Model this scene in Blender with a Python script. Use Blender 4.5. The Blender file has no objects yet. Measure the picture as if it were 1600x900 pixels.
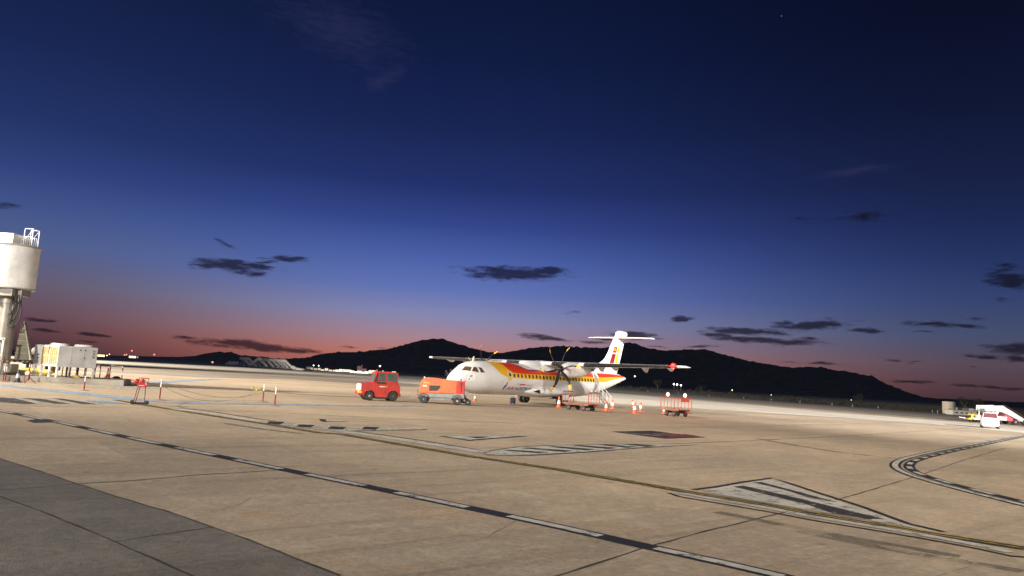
import bpy, bmesh, math, random
from math import sin, cos, tan, atan, atan2, sqrt, pi, radians, degrees
from mathutils import Vector, Matrix
random.seed(7)
S = bpy.context.scene
COL = S.collection
# ------------------------------------------------------------ camera
FPX, CAMH = 1150.0, 2.2
ROLL = atan(.0565)
PITCH = atan(((545 + .0565*800) - 450)*cos(ROLL)/FPX)
cam = bpy.data.cameras.new('camera'); cam.sensor_width = 36; cam.lens = FPX/1600*36
cam.clip_start = .1; cam.clip_end = 20000
co = bpy.data.objects.new('camera', cam); COL.objects.link(co); S.camera = co
co.matrix_world = Matrix.Translation((0, 0, CAMH)) @ Matrix.Rotation(pi/2 + PITCH, 4, 'X') @ Matrix.Rotation(ROLL, 4, 'Z')
cr, sr = cos(ROLL), sin(ROLL)
def ray(x, y):                                  # direction seen at a photo pixel (1600 x 900)
    u, v = x-800, y-450
    uu, vv = u*cr + v*sr, -u*sr + v*cr
    return Vector((uu, FPX*cos(PITCH)+vv*sin(PITCH), FPX*sin(PITCH)-vv*cos(PITCH)))/FPX
def g(x, y, z=0.0):                             # the ground point measured at a pixel
    r = ray(x, y); t = (z-CAMH)/r.z
    return Vector((r.x*t, r.y*t, z))
def at(x, y, D):
    r = ray(x, y); return Vector((0, 0, CAMH)) + r*(D/r.y)
def azel(x, y):
    r = ray(x, y).normalized(); return atan2(r.x, r.y), math.asin(r.z)

S.view_settings.view_transform = 'Standard'; S.view_settings.look = 'None'
S.view_settings.gamma = 1; S.view_settings.use_curve_mapping = False
S.view_settings.exposure = 0.0
# ------------------------------------------------------------ node helpers
def srgb(r, g_, b):
    f = lambda c: (c/255/12.92) if c/255 <= .04045 else ((c/255+.055)/1.055)**2.4
    return (f(r), f(g_), f(b), 1)
class NT:
    def __init__(s, tree): s.t = tree; s.n = tree.nodes; s.l = tree.links
    def new(s, typ, **kw):
        n = s.n.new(typ)
        for k, v in kw.items(): setattr(n, k, v)
        return n
    def set(s, sock, v):
        if hasattr(v, 'links'): s.l.new(v, sock)
        else: sock.default_value = v
    def math(s, op, a, b=None, c=None, clamp=False):
        n = s.new('ShaderNodeMath', operation=op, use_clamp=clamp)
        for i, v in enumerate((a, b, c)):
            if v is not None: s.set(n.inputs[i], v)
        return n.outputs[0]
    def vmath(s, op, a, b=None):
        n = s.new('ShaderNodeVectorMath', operation=op)
        s.set(n.inputs[0], a)
        if b is not None: s.set(n.inputs[1], b)
        return n.outputs['Value'] if op in ('LENGTH', 'DOT_PRODUCT', 'DISTANCE') else n.outputs[0]
    def ramp(s, fac, pts, interp='LINEAR'):
        n = s.new('ShaderNodeValToRGB'); n.color_ramp.interpolation = interp
        e = n.color_ramp.elements
        while len(e) < len(pts): e.new(.5)
        for i, (p, c) in enumerate(pts): e[i].position = p; e[i].color = c if len(c) == 4 else (*c, 1)
        s.set(n.inputs[0], fac); return n.outputs[0]
    def smooth(s, v, a, b):
        n = s.new('ShaderNodeMapRange', interpolation_type='SMOOTHSTEP')
        s.set(n.inputs[0], v); n.inputs[1].default_value = a; n.inputs[2].default_value = b
        return n.outputs[0]
    def mix(s, f, a, b, mode='MIX'):
        n = s.new('ShaderNodeMix', data_type='RGBA', blend_type=mode)
        s.set(n.inputs[0], f); s.set(n.inputs[6], a); s.set(n.inputs[7], b); return n.outputs[2]
    def noise(s, vec, scale, detail=4, rough=.55, dist=0):
        n = s.new('ShaderNodeTexNoise'); n.inputs['Scale'].default_value = scale
        n.inputs['Detail'].default_value = detail; n.inputs['Roughness'].default_value = rough
        n.inputs['Distortion'].default_value = dist
        if vec is not None: s.l.new(vec, n.inputs['Vector'])
        return n.outputs[0]
    def mapping(s, vec, loc=(0,0,0), rot=(0,0,0), sc=(1,1,1), typ='POINT'):
        n = s.new('ShaderNodeMapping', vector_type=typ); s.l.new(vec, n.inputs[0])
        n.inputs[1].default_value = loc; n.inputs[2].default_value = rot; n.inputs[3].default_value = sc
        return n.outputs[0]
# ------------------------------------------------------------ dusk sky
W = bpy.data.worlds.new('World'); S.world = W; W.use_nodes = True
w = NT(W.node_tree); w.n.clear()
tc = w.new('ShaderNodeTexCoord').outputs['Generated']
sx = w.new('ShaderNodeSeparateXYZ'); w.l.new(tc, sx.inputs[0])
az = w.math('ARCTAN2', sx.outputs[0], sx.outputs[1])
el = w.math('ARCSINE', sx.outputs[2])
R_ = radians
def elramp(rows):
    return w.ramp(w.math('DIVIDE', el, R_(50), clamp=True), [(e/50, srgb(*c)) for e, c in rows], 'LINEAR')
cen = elramp([(0,(184,104,92)),(1.4,(196,122,108)),(2.6,(174,136,146)),(4.4,(138,140,180)),(6.5,(98,117,184)),(9,(74,96,168)),(11.5,(51,70,140)),(14.5,(32,48,107)),(19,(22,36,82)),(24,(15,27,67)),(30,(10,20,52)),(50,(5,12,34))])
lef = elramp([(0,(54,36,44)),(1,(88,56,62)),(2.6,(106,78,88)),(4.4,(102,92,112)),(7,(80,96,142)),(9.5,(62,82,138)),(12,(44,64,122)),(15,(32,50,102)),(20,(23,38,82)),(25,(18,30,68)),(30,(14,25,58)),(50,(5,11,32))])
rig = elramp([(0,(60,42,50)),(1,(82,58,64)),(2.6,(90,74,86)),(4.4,(70,79,110)),(7,(50,66,112)),(9.5,(34,50,98)),(12,(25,38,82)),(15,(19,29,66)),(20,(11,19,50)),(25,(7,13,38)),(30,(5,10,30)),(50,(3,6,20))])
fl = w.smooth(az, R_(-6), R_(-36)); fr = w.smooth(az, R_(-4), R_(35))
sky = w.mix(fr, w.mix(fl, cen, lef), rig)
# clouds: wispy dark banks at fixed bearings and heights above the horizon
cv = w.new('ShaderNodeCombineXYZ'); w.l.new(az, cv.inputs[0]); w.l.new(el, cv.inputs[1])
P0 = cv.outputs[0]
nz = w.mapping(P0, sc=(1, 3.4, 1))
wob = w.new('ShaderNodeTexNoise'); wob.inputs['Scale'].default_value = 26; wob.inputs['Detail'].default_value = 3
w.l.new(nz, wob.inputs[0])
off = w.vmath('MULTIPLY', w.vmath('SUBTRACT', wob.outputs['Color'], (.5,.5,.5)), (.035, .007, 0))
P = w.vmath('ADD', P0, off)
clouds = [(800,427,74,11,2,1),(850,424,42,7,-2,.9),(350,412,44,9,4,1),(325,415,26,5,0,.9),(398,417,44,6,8,.8),(418,409,22,4,-6,.8),(432,401,22,4,-4,.7),(466,403,24,4,4,.8),(375,420,45,8,8,.8),(452,404,34,6,2,.8),(404,428,30,5,-8,.55),(352,380,16,5,25,.6),
 (308,412,10,3,0,.5),(380,538,62,8,6,1),(430,545,70,6,5,1),(330,538,40,5,5,.6),(290,528,28,3,5,.8),(150,524,28,3,5,.9),(60,500,19,3,5,.9),(72,516,28,2.6,9,.8),
 (135,534,14,1.6,4,.5),(852,528,44,4,7,.95),(1067,499,20,4.5,-3,.95),(1152,517,58,6,2,1),(1128,525,36,4,3,.8),(1195,532,88,5,3,1),(1212,520,30,4,4,.7),(1270,508,52,9,-4,1),
 (1232,504,22,4,4,.8),(1355,516,30,4,4,.8),(990,524,36,6,3,1),(945,530,30,3,3,.7),(930,535,40,3,2,.6),(1030,529,20,2,3,.6),(1095,541,26,2.5,-3,.7),(1270,530,24,3,4,.8),(1030,542,26,2.5,5,.5),
 (1462,506,44,5,3,.8),(1512,509,24,4,4,.7),(1450,519,18,2.4,2,.6),(1520,497,18,3,0,.4),(1580,438,40,13,3,.95),(1570,420,34,10,-6,.55),(1586,545,42,9,2,1),
 (1545,558,32,3.6,5,.85),(1590,560,26,6,4,.8),(1352,339,44,11,-3,.55),(1268,343,42,6,0,.35),(1388,563,18,2,3,.5),(1428,564,13,1.6,0,.6),(1425,568,16,1.5,3,.5),(1425,596,34,2.6,3,.9),
 (1290,569,34,3,2,.75),(1240,566,20,2.5,4,.4),(890,488,26,3,-3,.4),(548,542,20,1.8,3,.5),(600,543,16,1.8,6,.6),(5,321,26,9,0,.6),(1545,605,70,3.5,3,.7),(1570,467,14,4,0,.3),(1515,573,10,1.6,8,.5)]
def blob(c, vec):
    x, y, hw, hh, tl, st = c
    t = R_(tl); a0 = azel(x, y)
    a1 = azel(x+cos(t)*hw, y+sin(t)*hw); a2 = azel(x+sin(t)*hh, y-cos(t)*hh)
    dx, dy = a1[0]-a0[0], a1[1]-a0[1]
    m = w.mapping(vec, loc=(a0[0], a0[1], 0), rot=(0, 0, atan2(dy, dx)), sc=(math.hypot(dx, dy)*1.5, math.hypot(a2[0]-a0[0], a2[1]-a0[1])*1.45, 1), typ='TEXTURE')
    return w.math('MULTIPLY', w.math('SUBTRACT', 1.0, w.vmath('LENGTH', m)), st)
acc = None
for c in clouds:
    b = blob(c, P); acc = b if acc is None else w.math('MAXIMUM', acc, b)
fb = w.noise(w.mapping(P0, rot=(0,0,-.05), sc=(1, 4.2, 1)), 40, 8, .68)
val = w.math('ADD', w.math('MAXIMUM', acc, -1.0), w.math('MULTIPLY', w.math('SUBTRACT', fb, .5), 1.7))
mask = w.smooth(val, .12, .68)
cloudc = w.mix(1.0, sky, (.09, .07, .09, 1), 'MULTIPLY')
cloudc = w.mix(1.0, cloudc, (.0035, .0028, .006, 1), 'ADD')
sky2 = w.mix(w.math('MULTIPLY', mask, .93), sky, cloudc)
# thin pale veils high up
veil = None
for c in [(600,124,34,14,-28,1),(530,45,110,50,20,.8),(1332,268,66,7,-8,.9),(560,85,60,20,25,.6)]:
    b = blob(c, P); veil = b if veil is None else w.math('MAXIMUM', veil, b)
vn = w.smooth(w.math('ADD', w.math('MAXIMUM', veil, -1.0), w.math('MULTIPLY', w.math('SUBTRACT', fb, .5), 1.5)), .05, 1.0)
sky3 = w.mix(w.math('MULTIPLY', vn, .5), sky2, srgb(46, 48, 88))
# one star
sd = ray(1221, 25).normalized()
star = w.math('GREATER_THAN', w.vmath('DOT_PRODUCT', tc, tuple(sd)), cos(.0007))
sky3 = w.mix(star, sky3, (.22, .22, .26, 1))
bg = w.new('ShaderNodeBackground'); w.l.new(sky3, bg.inputs[0]); bg.inputs[1].default_value = 1.0
ow = w.new('ShaderNodeOutputWorld'); w.l.new(bg.outputs[0], ow.inputs[0])
W.cycles.sampling_method = 'MANUAL'; W.cycles.sample_map_resolution = 512
# ------------------------------------------------------------ apron floodlights (all unseen, outside the view, no masts built)
def spot(name, loc, target, watts, col, size=60, blend=.6, rad=.5):
    d = bpy.data.lights.new(name, 'SPOT'); d.energy = watts; d.color = col
    d.spot_size = radians(size); d.spot_blend = blend; d.shadow_soft_size = rad
    o = bpy.data.objects.new(name, d); COL.objects.link(o); o.location = loc
    o.rotation_euler = (Vector(target)-Vector(loc)).to_track_quat('-Z', 'Y').to_euler()
    return o
WARM = (1, .88, .71); WHITE = (1, .95, .87)
spot('floodlight', (-78, 30, 34), (-4, 62, 0), 6.2e5, WARM, 66, 1, .8)           # left mast, in front of the jet bridge
spot('floodlight', (-48, -60, 34), (-5, 60, 0), 5.4e5, WHITE, 62, .9, .8)        # terminal roof, left
spot('floodlight', (35, -28, 30), (10, 58, 0), 2.3e5, WARM, 64, .9, .8)          # terminal roof behind the camera
spot('floodlight', (-10, -25, 16), (0, 14, 0), 1.7e4, WARM, 110, 1, .8)
spot('floodlight', (160, 20, 30), (88, 100, 0), 1.5e5, WHITE, 40, 1, .8)         # right hand mast
spot('floodlight', (62, -50, 36), (28, 122, 0), 3.2e6, WHITE, 32, 1, .8)        # terminal roof, right, long throw
spot('floodlight', (-125, 75, 32), (-50, 108, 0), 3.0e6, WARM, 70, 1, .8)         # unseen lamp added to brighten the left middle distance
spot('floodlight', (-230, 150, 32), (-95, 250, 0), 8e6, WARM, 60, 1, 1)        # remote apron, left

# ------------------------------------------------------------ materials
MATS = {}
def mat(name, col, rough=.5, metal=0, var=.15, vscale=3.0, dirt=0.0, bump=0.0, bscale=30, spec=.5, coat=0):
    if name in MATS: return MATS[name]
    m = bpy.data.materials.new(name); m.use_nodes = True; t = NT(m.node_tree)
    b = t.n['Principled BSDF']; o = t.new('ShaderNodeTexCoord').outputs['Object']
    n1 = t.noise(o, vscale, 5, .6)
    c = t.mix(t.smooth(n1, .3, .7), tuple(x*(1-var) for x in col[:3])+(1,), tuple(min(1, x*(1+var)) for x in col[:3])+(1,))
    if dirt:
        n2 = t.noise(t.mapping(o, sc=(1, 1, .25)), vscale*2.3, 6, .65)
        c = t.mix(t.math('MULTIPLY', t.smooth(n2, .52, .75), dirt), c, (.05, .04, .03, 1))
    t.l.new(c, b.inputs['Base Color']); b.inputs['Roughness'].default_value = rough
    b.inputs['Metallic'].default_value = metal; b.inputs['Specular IOR Level'].default_value = spec
    b.inputs['Coat Weight'].default_value = coat
    t.l.new(t.math('ADD', rough-.06, t.math('MULTIPLY', n1, .12)), b.inputs['Roughness'])
    if bump:
        bn = t.new('ShaderNodeBump'); bn.inputs['Strength'].default_value = bump; bn.inputs['Distance'].default_value = .02
        t.l.new(t.noise(o, bscale, 4), bn.inputs['Height']); t.l.new(bn.outputs[0], b.inputs['Normal'])
    MATS[name] = m; return m
def emit(name, col, st):
    if name in MATS: return MATS[name]
    m = bpy.data.materials.new(name); m.use_nodes = True; t = NT(m.node_tree)
    b = t.n['Principled BSDF']; b.inputs['Base Color'].default_value = (*col, 1)
    b.inputs['Emission Color'].default_value = (*col, 1); b.inputs['Emission Strength'].default_value = st
    MATS[name] = m; return m
def ground_mat(name, base, dark, light, rough=.7, spec=.5, scale=1.0, streak=.3, bump=.35):
    m = bpy.data.materials.new(name); m.use_nodes = True; t = NT(m.node_tree)
    b = t.n['Principled BSDF']; o = t.new('ShaderNodeTexCoord').outputs['Object']
    rot = t.mapping(o, rot=(0, 0, radians(-39)))          # x along the slab rows
    big = t.noise(rot, .07*scale, 5, .6); mid = t.noise(rot, .6*scale, 6, .65); fine = t.noise(o, 9*scale, 5, .7); grit = t.noise(o, 60, 2, .6)
    c = t.mix(t.smooth(big, .3, .7), dark, base)
    c = t.mix(t.math('MULTIPLY', t.smooth(mid, .45, .8), .6), c, light)
    c = t.mix(t.math('MULTIPLY', t.smooth(mid, .5, .25), .7), c, dark)
    blot = t.noise(t.mapping(rot, sc=(.5, 1, 1)), .33*scale, 7, .72, .6)
    c = t.mix(t.math('MULTIPLY', t.smooth(blot, .52, .72), .38), c, tuple(x*.55 for x in dark[:3])+(1,))
    rust = t.noise(t.mapping(rot, loc=(7,3,0)), .5*scale, 6, .7, .5)
    c = t.mix(t.math('MULTIPLY', t.smooth(rust, .5, .72), .5), c, (base[0]*1.08, base[1]*.86, base[2]*.72, 1))
    pale_ = t.noise(t.mapping(rot, loc=(1,9,0), sc=(.3,1,1)), 1.1*scale, 7, .75, .3)
    c = t.mix(t.math('MULTIPLY', t.smooth(pale_, .54, .68), .45), c, light)
    # tyre-drawn streaks
    st = t.noise(t.mapping(rot, sc=(.05, 1.1, 1)), 1.0*scale, 6, .7)
    c = t.mix(t.math('MULTIPLY', t.smooth(st, .5, .72), streak), c, tuple(x*.45 for x in dark[:3])+(1,))
    mot = t.noise(rot, 2.6*scale, 6, .75, .4)
    c = t.mix(t.math('MULTIPLY', t.smooth(mot, .48, .64), .42), c, dark)
    c = t.mix(t.math('MULTIPLY', t.smooth(mot, .5, .36), .35), c, light)
    # each cast slab has its own shade
    br = t.new('ShaderNodeTexBrick'); t.l.new(t.mapping(rot, loc=(.35, .2, 0)), br.inputs['Vector'])
    br.offset = 0; br.inputs['Scale'].default_value = 1; br.inputs['Brick Width'].default_value = 4.35; br.inputs['Row Height'].default_value = 4.35
    br.inputs['Mortar Size'].default_value = 0; br.inputs['Color1'].default_value = (.86,.86,.86,1); br.inputs['Color2'].default_value = (1.1,1.08,1.05,1)
    c = t.mix(.75, c, t.mix(1.0, c, br.outputs[0], 'MULTIPLY'))
    g1 = t.math('ADD', .45, t.math('MULTIPLY', fine, 1.1)); g2 = t.math('ADD', .6, t.math('MULTIPLY', grit, .8))
    gg = t.math('MULTIPLY', g1, g2)
    cc = t.new('ShaderNodeCombineColor')
    for i in range(3): t.l.new(gg, cc.inputs[i])
    c = t.mix(1.0, c, cc.outputs[0], 'MULTIPLY')
    # oil drips and small dark spots
    vo = t.new('ShaderNodeTexVoronoi'); vo.inputs['Scale'].default_value = .55; t.l.new(t.vmath('ADD', o, t.vmath('MULTIPLY', t.new('ShaderNodeTexNoise').outputs['Color'], (.0,.0,.0))), vo.inputs['Vector'])
    sp = t.math('SUBTRACT', vo.outputs['Distance'], t.math('MULTIPLY', fine, .25))
    c = t.mix(t.math('MULTIPLY', t.smooth(sp, -.06, -.12), .6), c, (.03,.025,.02,1))
    t.l.new(c, b.inputs['Base Color'])
    t.l.new(t.math('ADD', rough-.1, t.math('MULTIPLY', mid, .2)), b.inputs['Roughness'])
    b.inputs['Specular IOR Level'].default_value = spec
    bn = t.new('ShaderNodeBump'); bn.inputs['Strength'].default_value = bump; bn.inputs['Distance'].default_value = .012
    t.l.new(t.math('ADD', fine, t.math('MULTIPLY', grit, .6)), bn.inputs['Height']); t.l.new(bn.outputs[0], b.inputs['Normal'])
    return m
def paint_mat(name, col, wear=.5, wscale=2.2):
    m = bpy.data.materials.new(name); m.use_nodes = True; t = NT(m.node_tree)
    b = t.n['Principled BSDF']; o = t.new('ShaderNodeTexCoord').outputs['Object']
    rot = t.mapping(o, rot=(0, 0, radians(-39)))
    n1 = t.noise(rot, wscale, 7, .75); n2 = t.noise(t.mapping(rot, sc=(.15, 1.4, 1)), 1.2, 5, .7)
    c = t.mix(t.smooth(n2, .3, .8), col, tuple(x*.62 for x in col[:3])+(1,))
    t.l.new(c, b.inputs['Base Color']); b.inputs['Roughness'].default_value = .6
    a = t.math('SUBTRACT', 1.0, t.math('MULTIPLY', t.smooth(n1, .72-wear*.28, .8-wear*.22), .85))
    t.l.new(a, b.inputs['Alpha'])
    return m
M_conc = ground_mat('concrete', (.36,.285,.205,1), (.27,.215,.16,1), (.44,.375,.29,1), rough=.8, streak=.6, bump=.9)
M_dark = ground_mat('dark_concrete', (.155,.138,.122,1), (.11,.102,.095,1), (.22,.19,.155,1), rough=.8, bump=.9, streak=.2)
M_asph = ground_mat('asphalt', (.20,.175,.15,1), (.15,.135,.12,1), (.25,.22,.19,1), streak=.2)
M_floodlit = ground_mat('floodlit_concrete', (.56,.53,.48,1), (.42,.39,.34,1), (.64,.61,.56,1), streak=.35)  # concrete strip, its colour raised to carry part of the floodlight band
M_land = ground_mat('scrubland', (.05,.045,.03,1), (.03,.03,.02,1), (.08,.07,.04,1), rough=1, scale=.3, streak=.3)
P_white = paint_mat('white_line_paint', (.44,.425,.39,1), .75, 3.0)
P_whitew = paint_mat('worn_white_paint', (.42,.40,.36,1), 1.0, 3.0)
P_black = paint_mat('black_line_paint', (.018,.018,.02,1), .35)
P_blackw = paint_mat('worn_black_paint', (.035,.032,.03,1), .75)
P_yellow = paint_mat('yellow_line_paint', (.38,.27,.08,1), .8)
P_blue = paint_mat('blue_line_paint', (.22,.32,.46,1), .8, 1.2)
P_red = paint_mat('red_ground_paint', (.10,.03,.035,1), .3)
M_joint = mat('joint_sealant', (.035,.028,.022), .9, var=.4)

# ------------------------------------------------------------ mesh building
class MB:
    def __init__(s): s.bm = bmesh.new(); s.mi = 0
    def face(s, pts):
        vs = [s.bm.verts.new(p) for p in pts]
        f = s.bm.faces.new(vs); f.material_index = s.mi; return f
    def mark(s): return len(s.bm.verts)
    def box(s, x0, x1, y0, y1, z0, z1, bev=0):
        r = bmesh.ops.create_cube(s.bm, size=1)
        for v in r['verts']:
            v.co = Vector(((x0+x1)/2+v.co.x*(x1-x0), (y0+y1)/2+v.co.y*(y1-y0), (z0+z1)/2+v.co.z*(z1-z0)))
        if bev:
            es = list({e for v in r['verts'] for e in v.link_edges})
            bmesh.ops.bevel(s.bm, geom=es, offset=bev, segments=2, affect='EDGES', profile=.6)
        s.paint(); return s
    def paint(s):
        for f in s.bm.faces:
            if not f.tag: f.tag = True; f.material_index = s.mi
    def rod(s, a, b, r, r2=None, n=10):
        a, b = Vector(a), Vector(b); d = b-a; L = d.length
        if L < 1e-6: return s
        q = d.to_track_quat('Z', 'Y').to_matrix().to_4x4()
        bmesh.ops.create_cone(s.bm, cap_ends=True, segments=n, radius1=r, radius2=r if r2 is None else r2, depth=L, matrix=Matrix.Translation((a+b)/2) @ q)
        s.paint(); return s
    def path(s, pts, r, n=8, close=False):
        for i in range(len(pts)-1): s.rod(pts[i], pts[i+1], r, n=n)
        for p in pts[1:-1]: s.ball(p, r, n)
        return s
    def ball(s, c, r, n=8, sc=(1,1,1)):
        bmesh.ops.create_uvsphere(s.bm, u_segments=n, v_segments=max(4, n//2+1), radius=r, matrix=Matrix.Translation(c) @ Matrix.Diagonal((*sc, 1)))
        s.paint(); return s
    def loft(s, rings, cap=True, closed=True):
        vs = [[s.bm.verts.new(p) for p in r] for r in rings]
        n = len(vs[0])
        for i in range(len(vs)-1):
            for j in range(n if closed else n-1):
                f = s.bm.faces.new((vs[i][j], vs[i][(j+1) % n], vs[i+1][(j+1) % n], vs[i+1][j]))
        if cap:
            s.bm.faces.new(vs[0][::-1]); s.bm.faces.new(vs[-1])
        s.paint(); return s
    def prism(s, poly, y0, y1, axis='y'):      # poly in (x,z) swept along y, or in (x,y) swept along z, or (y,z) along x
        def P(p, t): return (p[0], t, p[1]) if axis == 'y' else ((p[0], p[1], t) if axis == 'z' else (t, p[0], p[1]))
        return s.loft([[P(p, y0) for p in poly], [P(p, y1) for p in poly]])
    def lathe(s, prof, c=(0,0,0), axis='z', n=24):
        rings = []
        for r, h in prof:
            ring = []
            for k in range(n):
                a = 2*pi*k/n; x, y = r*cos(a), r*sin(a)
                p = {'z': (x, y, h), 'x': (h, x, y), 'y': (x, h, y)}[axis]
                ring.append((p[0]+c[0], p[1]+c[1], p[2]+c[2]))
            rings.append(ring)
        return s.loft(rings)
    def build(s, name, m, parent=None, smooth=False, ang=35, loc=None):
        bmesh.ops.recalc_face_normals(s.bm, faces=s.bm.faces[:])
        me = bpy.data.meshes.new(name); s.bm.to_mesh(me); s.bm.free()
        for mm in (m if isinstance(m, (list, tuple)) else [m]): me.materials.append(mm)
        if smooth:
            for p in me.polygons: p.use_smooth = True
            me.set_sharp_from_angle(angle=radians(ang))
        o = bpy.data.objects.new(name, me); COL.objects.link(o)
        if parent: o.parent = parent
        if loc: o.location = loc
        return o
def tag(o, label, cat, group=None, kind=None):
    if label: o['label'] = label
    if cat: o['category'] = cat
    if group: o['group'] = group
    if kind: o['kind'] = kind
    return o
def empty(name, loc, rz, label, cat, group=None):
    o = bpy.data.objects.new(name, None); COL.objects.link(o); o.empty_display_size = .2
    o.location = loc; o.rotation_euler = (0, 0, rz); return tag(o, label, cat, group)
def copy_tree(o, parent=None):
    c = o.copy(); COL.objects.link(c)
    if parent: c.parent = parent
    for ch in list(o.children): copy_tree(ch, c)
    return c
def struct(o, name=None): o['kind'] = 'structure'; return o

# ------------------------------------------------------------ ground sheets
def sheet(name, pts, z, m, parent=None):
    b = MB(); b.face([(p[0], p[1], z) for p in pts]); return b.build(name, m, parent)
circ = [(4500*cos(a*pi/32), 4500*sin(a*pi/32)) for a in range(64)]
struct(sheet('land', circ, -.03, M_land))
far_edge = [(-700, 1100), tuple(g(450,577.2)[:2]), tuple(g(700,592.5)[:2]), tuple(g(1000,612.6)[:2]), tuple(g(1150,623)[:2]), tuple(g(1300,634)[:2]), tuple(g(1450,645.6)[:2]), tuple(g(1525,651)[:2]), (108, 60), (150, -60)]
struct(sheet('apron', [(-700, -80)] + far_edge + [(150, -80)], 0, M_conc))
def px_sheet(name, pts, z, m): return sheet(name, [g(*p)[:2] for p in pts], z, m)
pale = [(0,560.5),(160,561.5),(300,567.5),(450,579.5),(640,592.5),(900,609),(1000,618),(1150,631),(1300,644),(1450,656),(1560,664),(1640,672),(1600,676.5),(1450,662),(1300,652),(1150,642),(1000,633),(900,627),(700,604),(560,592),(460,587),(320,578),(180,571.5),(0,567)]
struct(px_sheet('taxiway', pale, .012, M_floodlit))
shoulder = [(160,559.3),(300,566.0),(450,577.3),(700,592.6),(1000,612.7),(1150,623.1),(1300,634.1),(1450,645.7),(1525,651.1),(1640,660),(1640,670),(1560,662),(1450,653),(1300,641),(1150,629),(1000,616.5),(700,597),(450,579.3),(300,567.3),(160,560.3)]
struct(px_sheet('taxiway_shoulder', shoulder, .02, M_asph))
struct(px_sheet('service_road', [(0,569),(100,572),(180,575),(320,582),(460,589),(560,595),(640,600),(700,604),(660,604.5),(600,602),(460,593),(320,589.5),(180,582.5),(100,579),(0,575)], .016, M_asph))
struct(px_sheet('dark_slabs', [(-60,698),(0,717),(60,736),(120,756),(180,776),(256,798),(333,824),(390,844),(460,872),(535,902),(540,960),(-60,960)], .004, M_dark))
# ------------------------------------------------------------ painted markings and joints
def smoothp(pts, k=6):
    out = []
    n = len(pts)
    for i in range(n-1):
        p0, p1, p2, p3 = pts[max(i-1,0)], pts[i], pts[i+1], pts[min(i+2, n-1)]
        for j in range(k):
            t = j/k
            out.append(.5*((2*p1)+(p2-p0)*t+(2*p0-5*p1+4*p2-p3)*t*t+(3*p1-p0-3*p2+p3)*t**3))
    out.append(pts[-1]); return out
def ribbon(b, pts, width, z, off=0.0, jit=0.0, curve=False):
    P = [Vector((p[0], p[1], 0)) for p in pts]
    if curve: P = smoothp(P)
    if jit:
        Q = []
        for i in range(len(P)-1):
            n = max(2, int((P[i+1]-P[i]).length/.35))
            for k in range(n): Q.append(P[i].lerp(P[i+1], k/n))
        P = Q+[P[-1]]
    L, Rr = [], []
    for i, p in enumerate(P):
        d = (P[min(i+1, len(P)-1)]-P[max(i-1, 0)]).normalized(); nn = Vector((-d.y, d.x, 0))
        q = p+nn*(off + (random.uniform(-jit, jit) if jit else 0))
        ww = width*(1+(random.uniform(-.45, .6) if jit else 0))/2
        L.append(q+nn*ww); Rr.append(q-nn*ww)
    for i in range(len(P)-1):
        b.face([(*L[i].xy, z), (*L[i+1].xy, z), (*Rr[i+1].xy, z), (*Rr[i].xy, z)])
def G(pts): return [g(*p) for p in pts]
def marks(name, m, items):
    b = MB()
    for f in items: f(b)
    return struct(b.build(name, m))
# long dashed guide line
A, B_ = g(0, 642), g(1133, 881)
pts1 = G([(-40,634),(0,642),(100,662),(215,687),(297,704),(453,736),(590,764),(762,800),(862,821),(990,850),(1133,881),(1220,901),(1300,920)])
b = MB(); ribbon(b, pts1, .35, .008); struct(b.build('guide_line_border', P_black))
def along(pts, s0, s1):
    out = []; s = 0
    for i in range(len(pts)-1):
        a, c = pts[i], pts[i+1]; L = (c-a).length
        for tt in (s0, s1): pass
        lo, hi = max(s0, s), min(s1, s+L)
        if lo < hi:
            if not out: out.append(a.lerp(c, (lo-s)/L))
            out.append(a.lerp(c, (hi-s)/L))
        s += L
    return out
tot = sum((pts1[i+1]-pts1[i]).length for i in range(len(pts1)-1))
dref = 0.0
q = g(762, 800); s = 0
for i in range(len(pts1)-1):
    if i == 6: dref = s+(pts1[7]-pts1[6]).length
    s += (pts1[i+1]-pts1[i]).length
b = MB(); s = dref % 2.65-2.65+.45
while s < tot:
    seg = along(pts1, max(s, 0), min(s+1.75, tot))
    if len(seg) > 1: ribbon(b, seg, .19, .012)
    s += 2.65
struct(b.build('guide_line', P_white))
# double yellow taxi guide with black edging
ypts = G([(180,625),(233,634),(333,650),(400,660),(500,676.6),(533,678.5),(733,713),(867,733),(1033,761.6),(1100,773.5),(1200,790),(1267,802.5),(1433,831),(1600,857),(1700,872)])
b = MB(); ribbon(b, ypts, .40, .012, 0); struct(b.build('yellow_line_border', P_blackw))
b = MB()
for o_ in (-.09, .10): ribbon(b, ypts, .075, .020, o_)
struct(b.build('yellow_guide_line', P_yellow))
b = MB(); ribbon(b, ypts[8:], .42, .0205, 0); ribbon(b, ypts[8:], .06, .0245, -.0); struct(b.build('yellow_line_edge', P_black)) if False else b.bm.free()
# white lane stripes
def stripe(name, px, wdt, z, m, jit=0, curve=False):
    b = MB(); ribbon(b, G(px), wdt, z, 0, jit, curve); return struct(b.build(name, m))
stripe('white_stripe', [(270,639),(330,646.5),(400,658),(440,663)], .55, .014, P_white)
stripe('white_stripe', [(530,674),(600,683.5),(665,693),(755,707.5)], .62, .014, P_white)
stripe('stripe_edge', [(280,636.5),(330,643),(400,654),(440,659.5)], .13, .009, P_blackw)
stripe('stripe_edge', [(540,672),(600,680),(665,689.5),(752,704)], .12, .009, P_black)
stripe('white_stripe', [(353,660),(413,669),(460,676)], .22, .009, P_whitew)
stripe('stripe_edge', [(350,662),(413,671.5),(473,678)], .07, .014, P_black)
wl = [(1062,771),(1100,777.5),(1200,794.5),(1267,807.5),(1350,821),(1433,835),(1520,851),(1580,864)]
stripe('white_stripe', wl, .26, .014, P_white)
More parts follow.
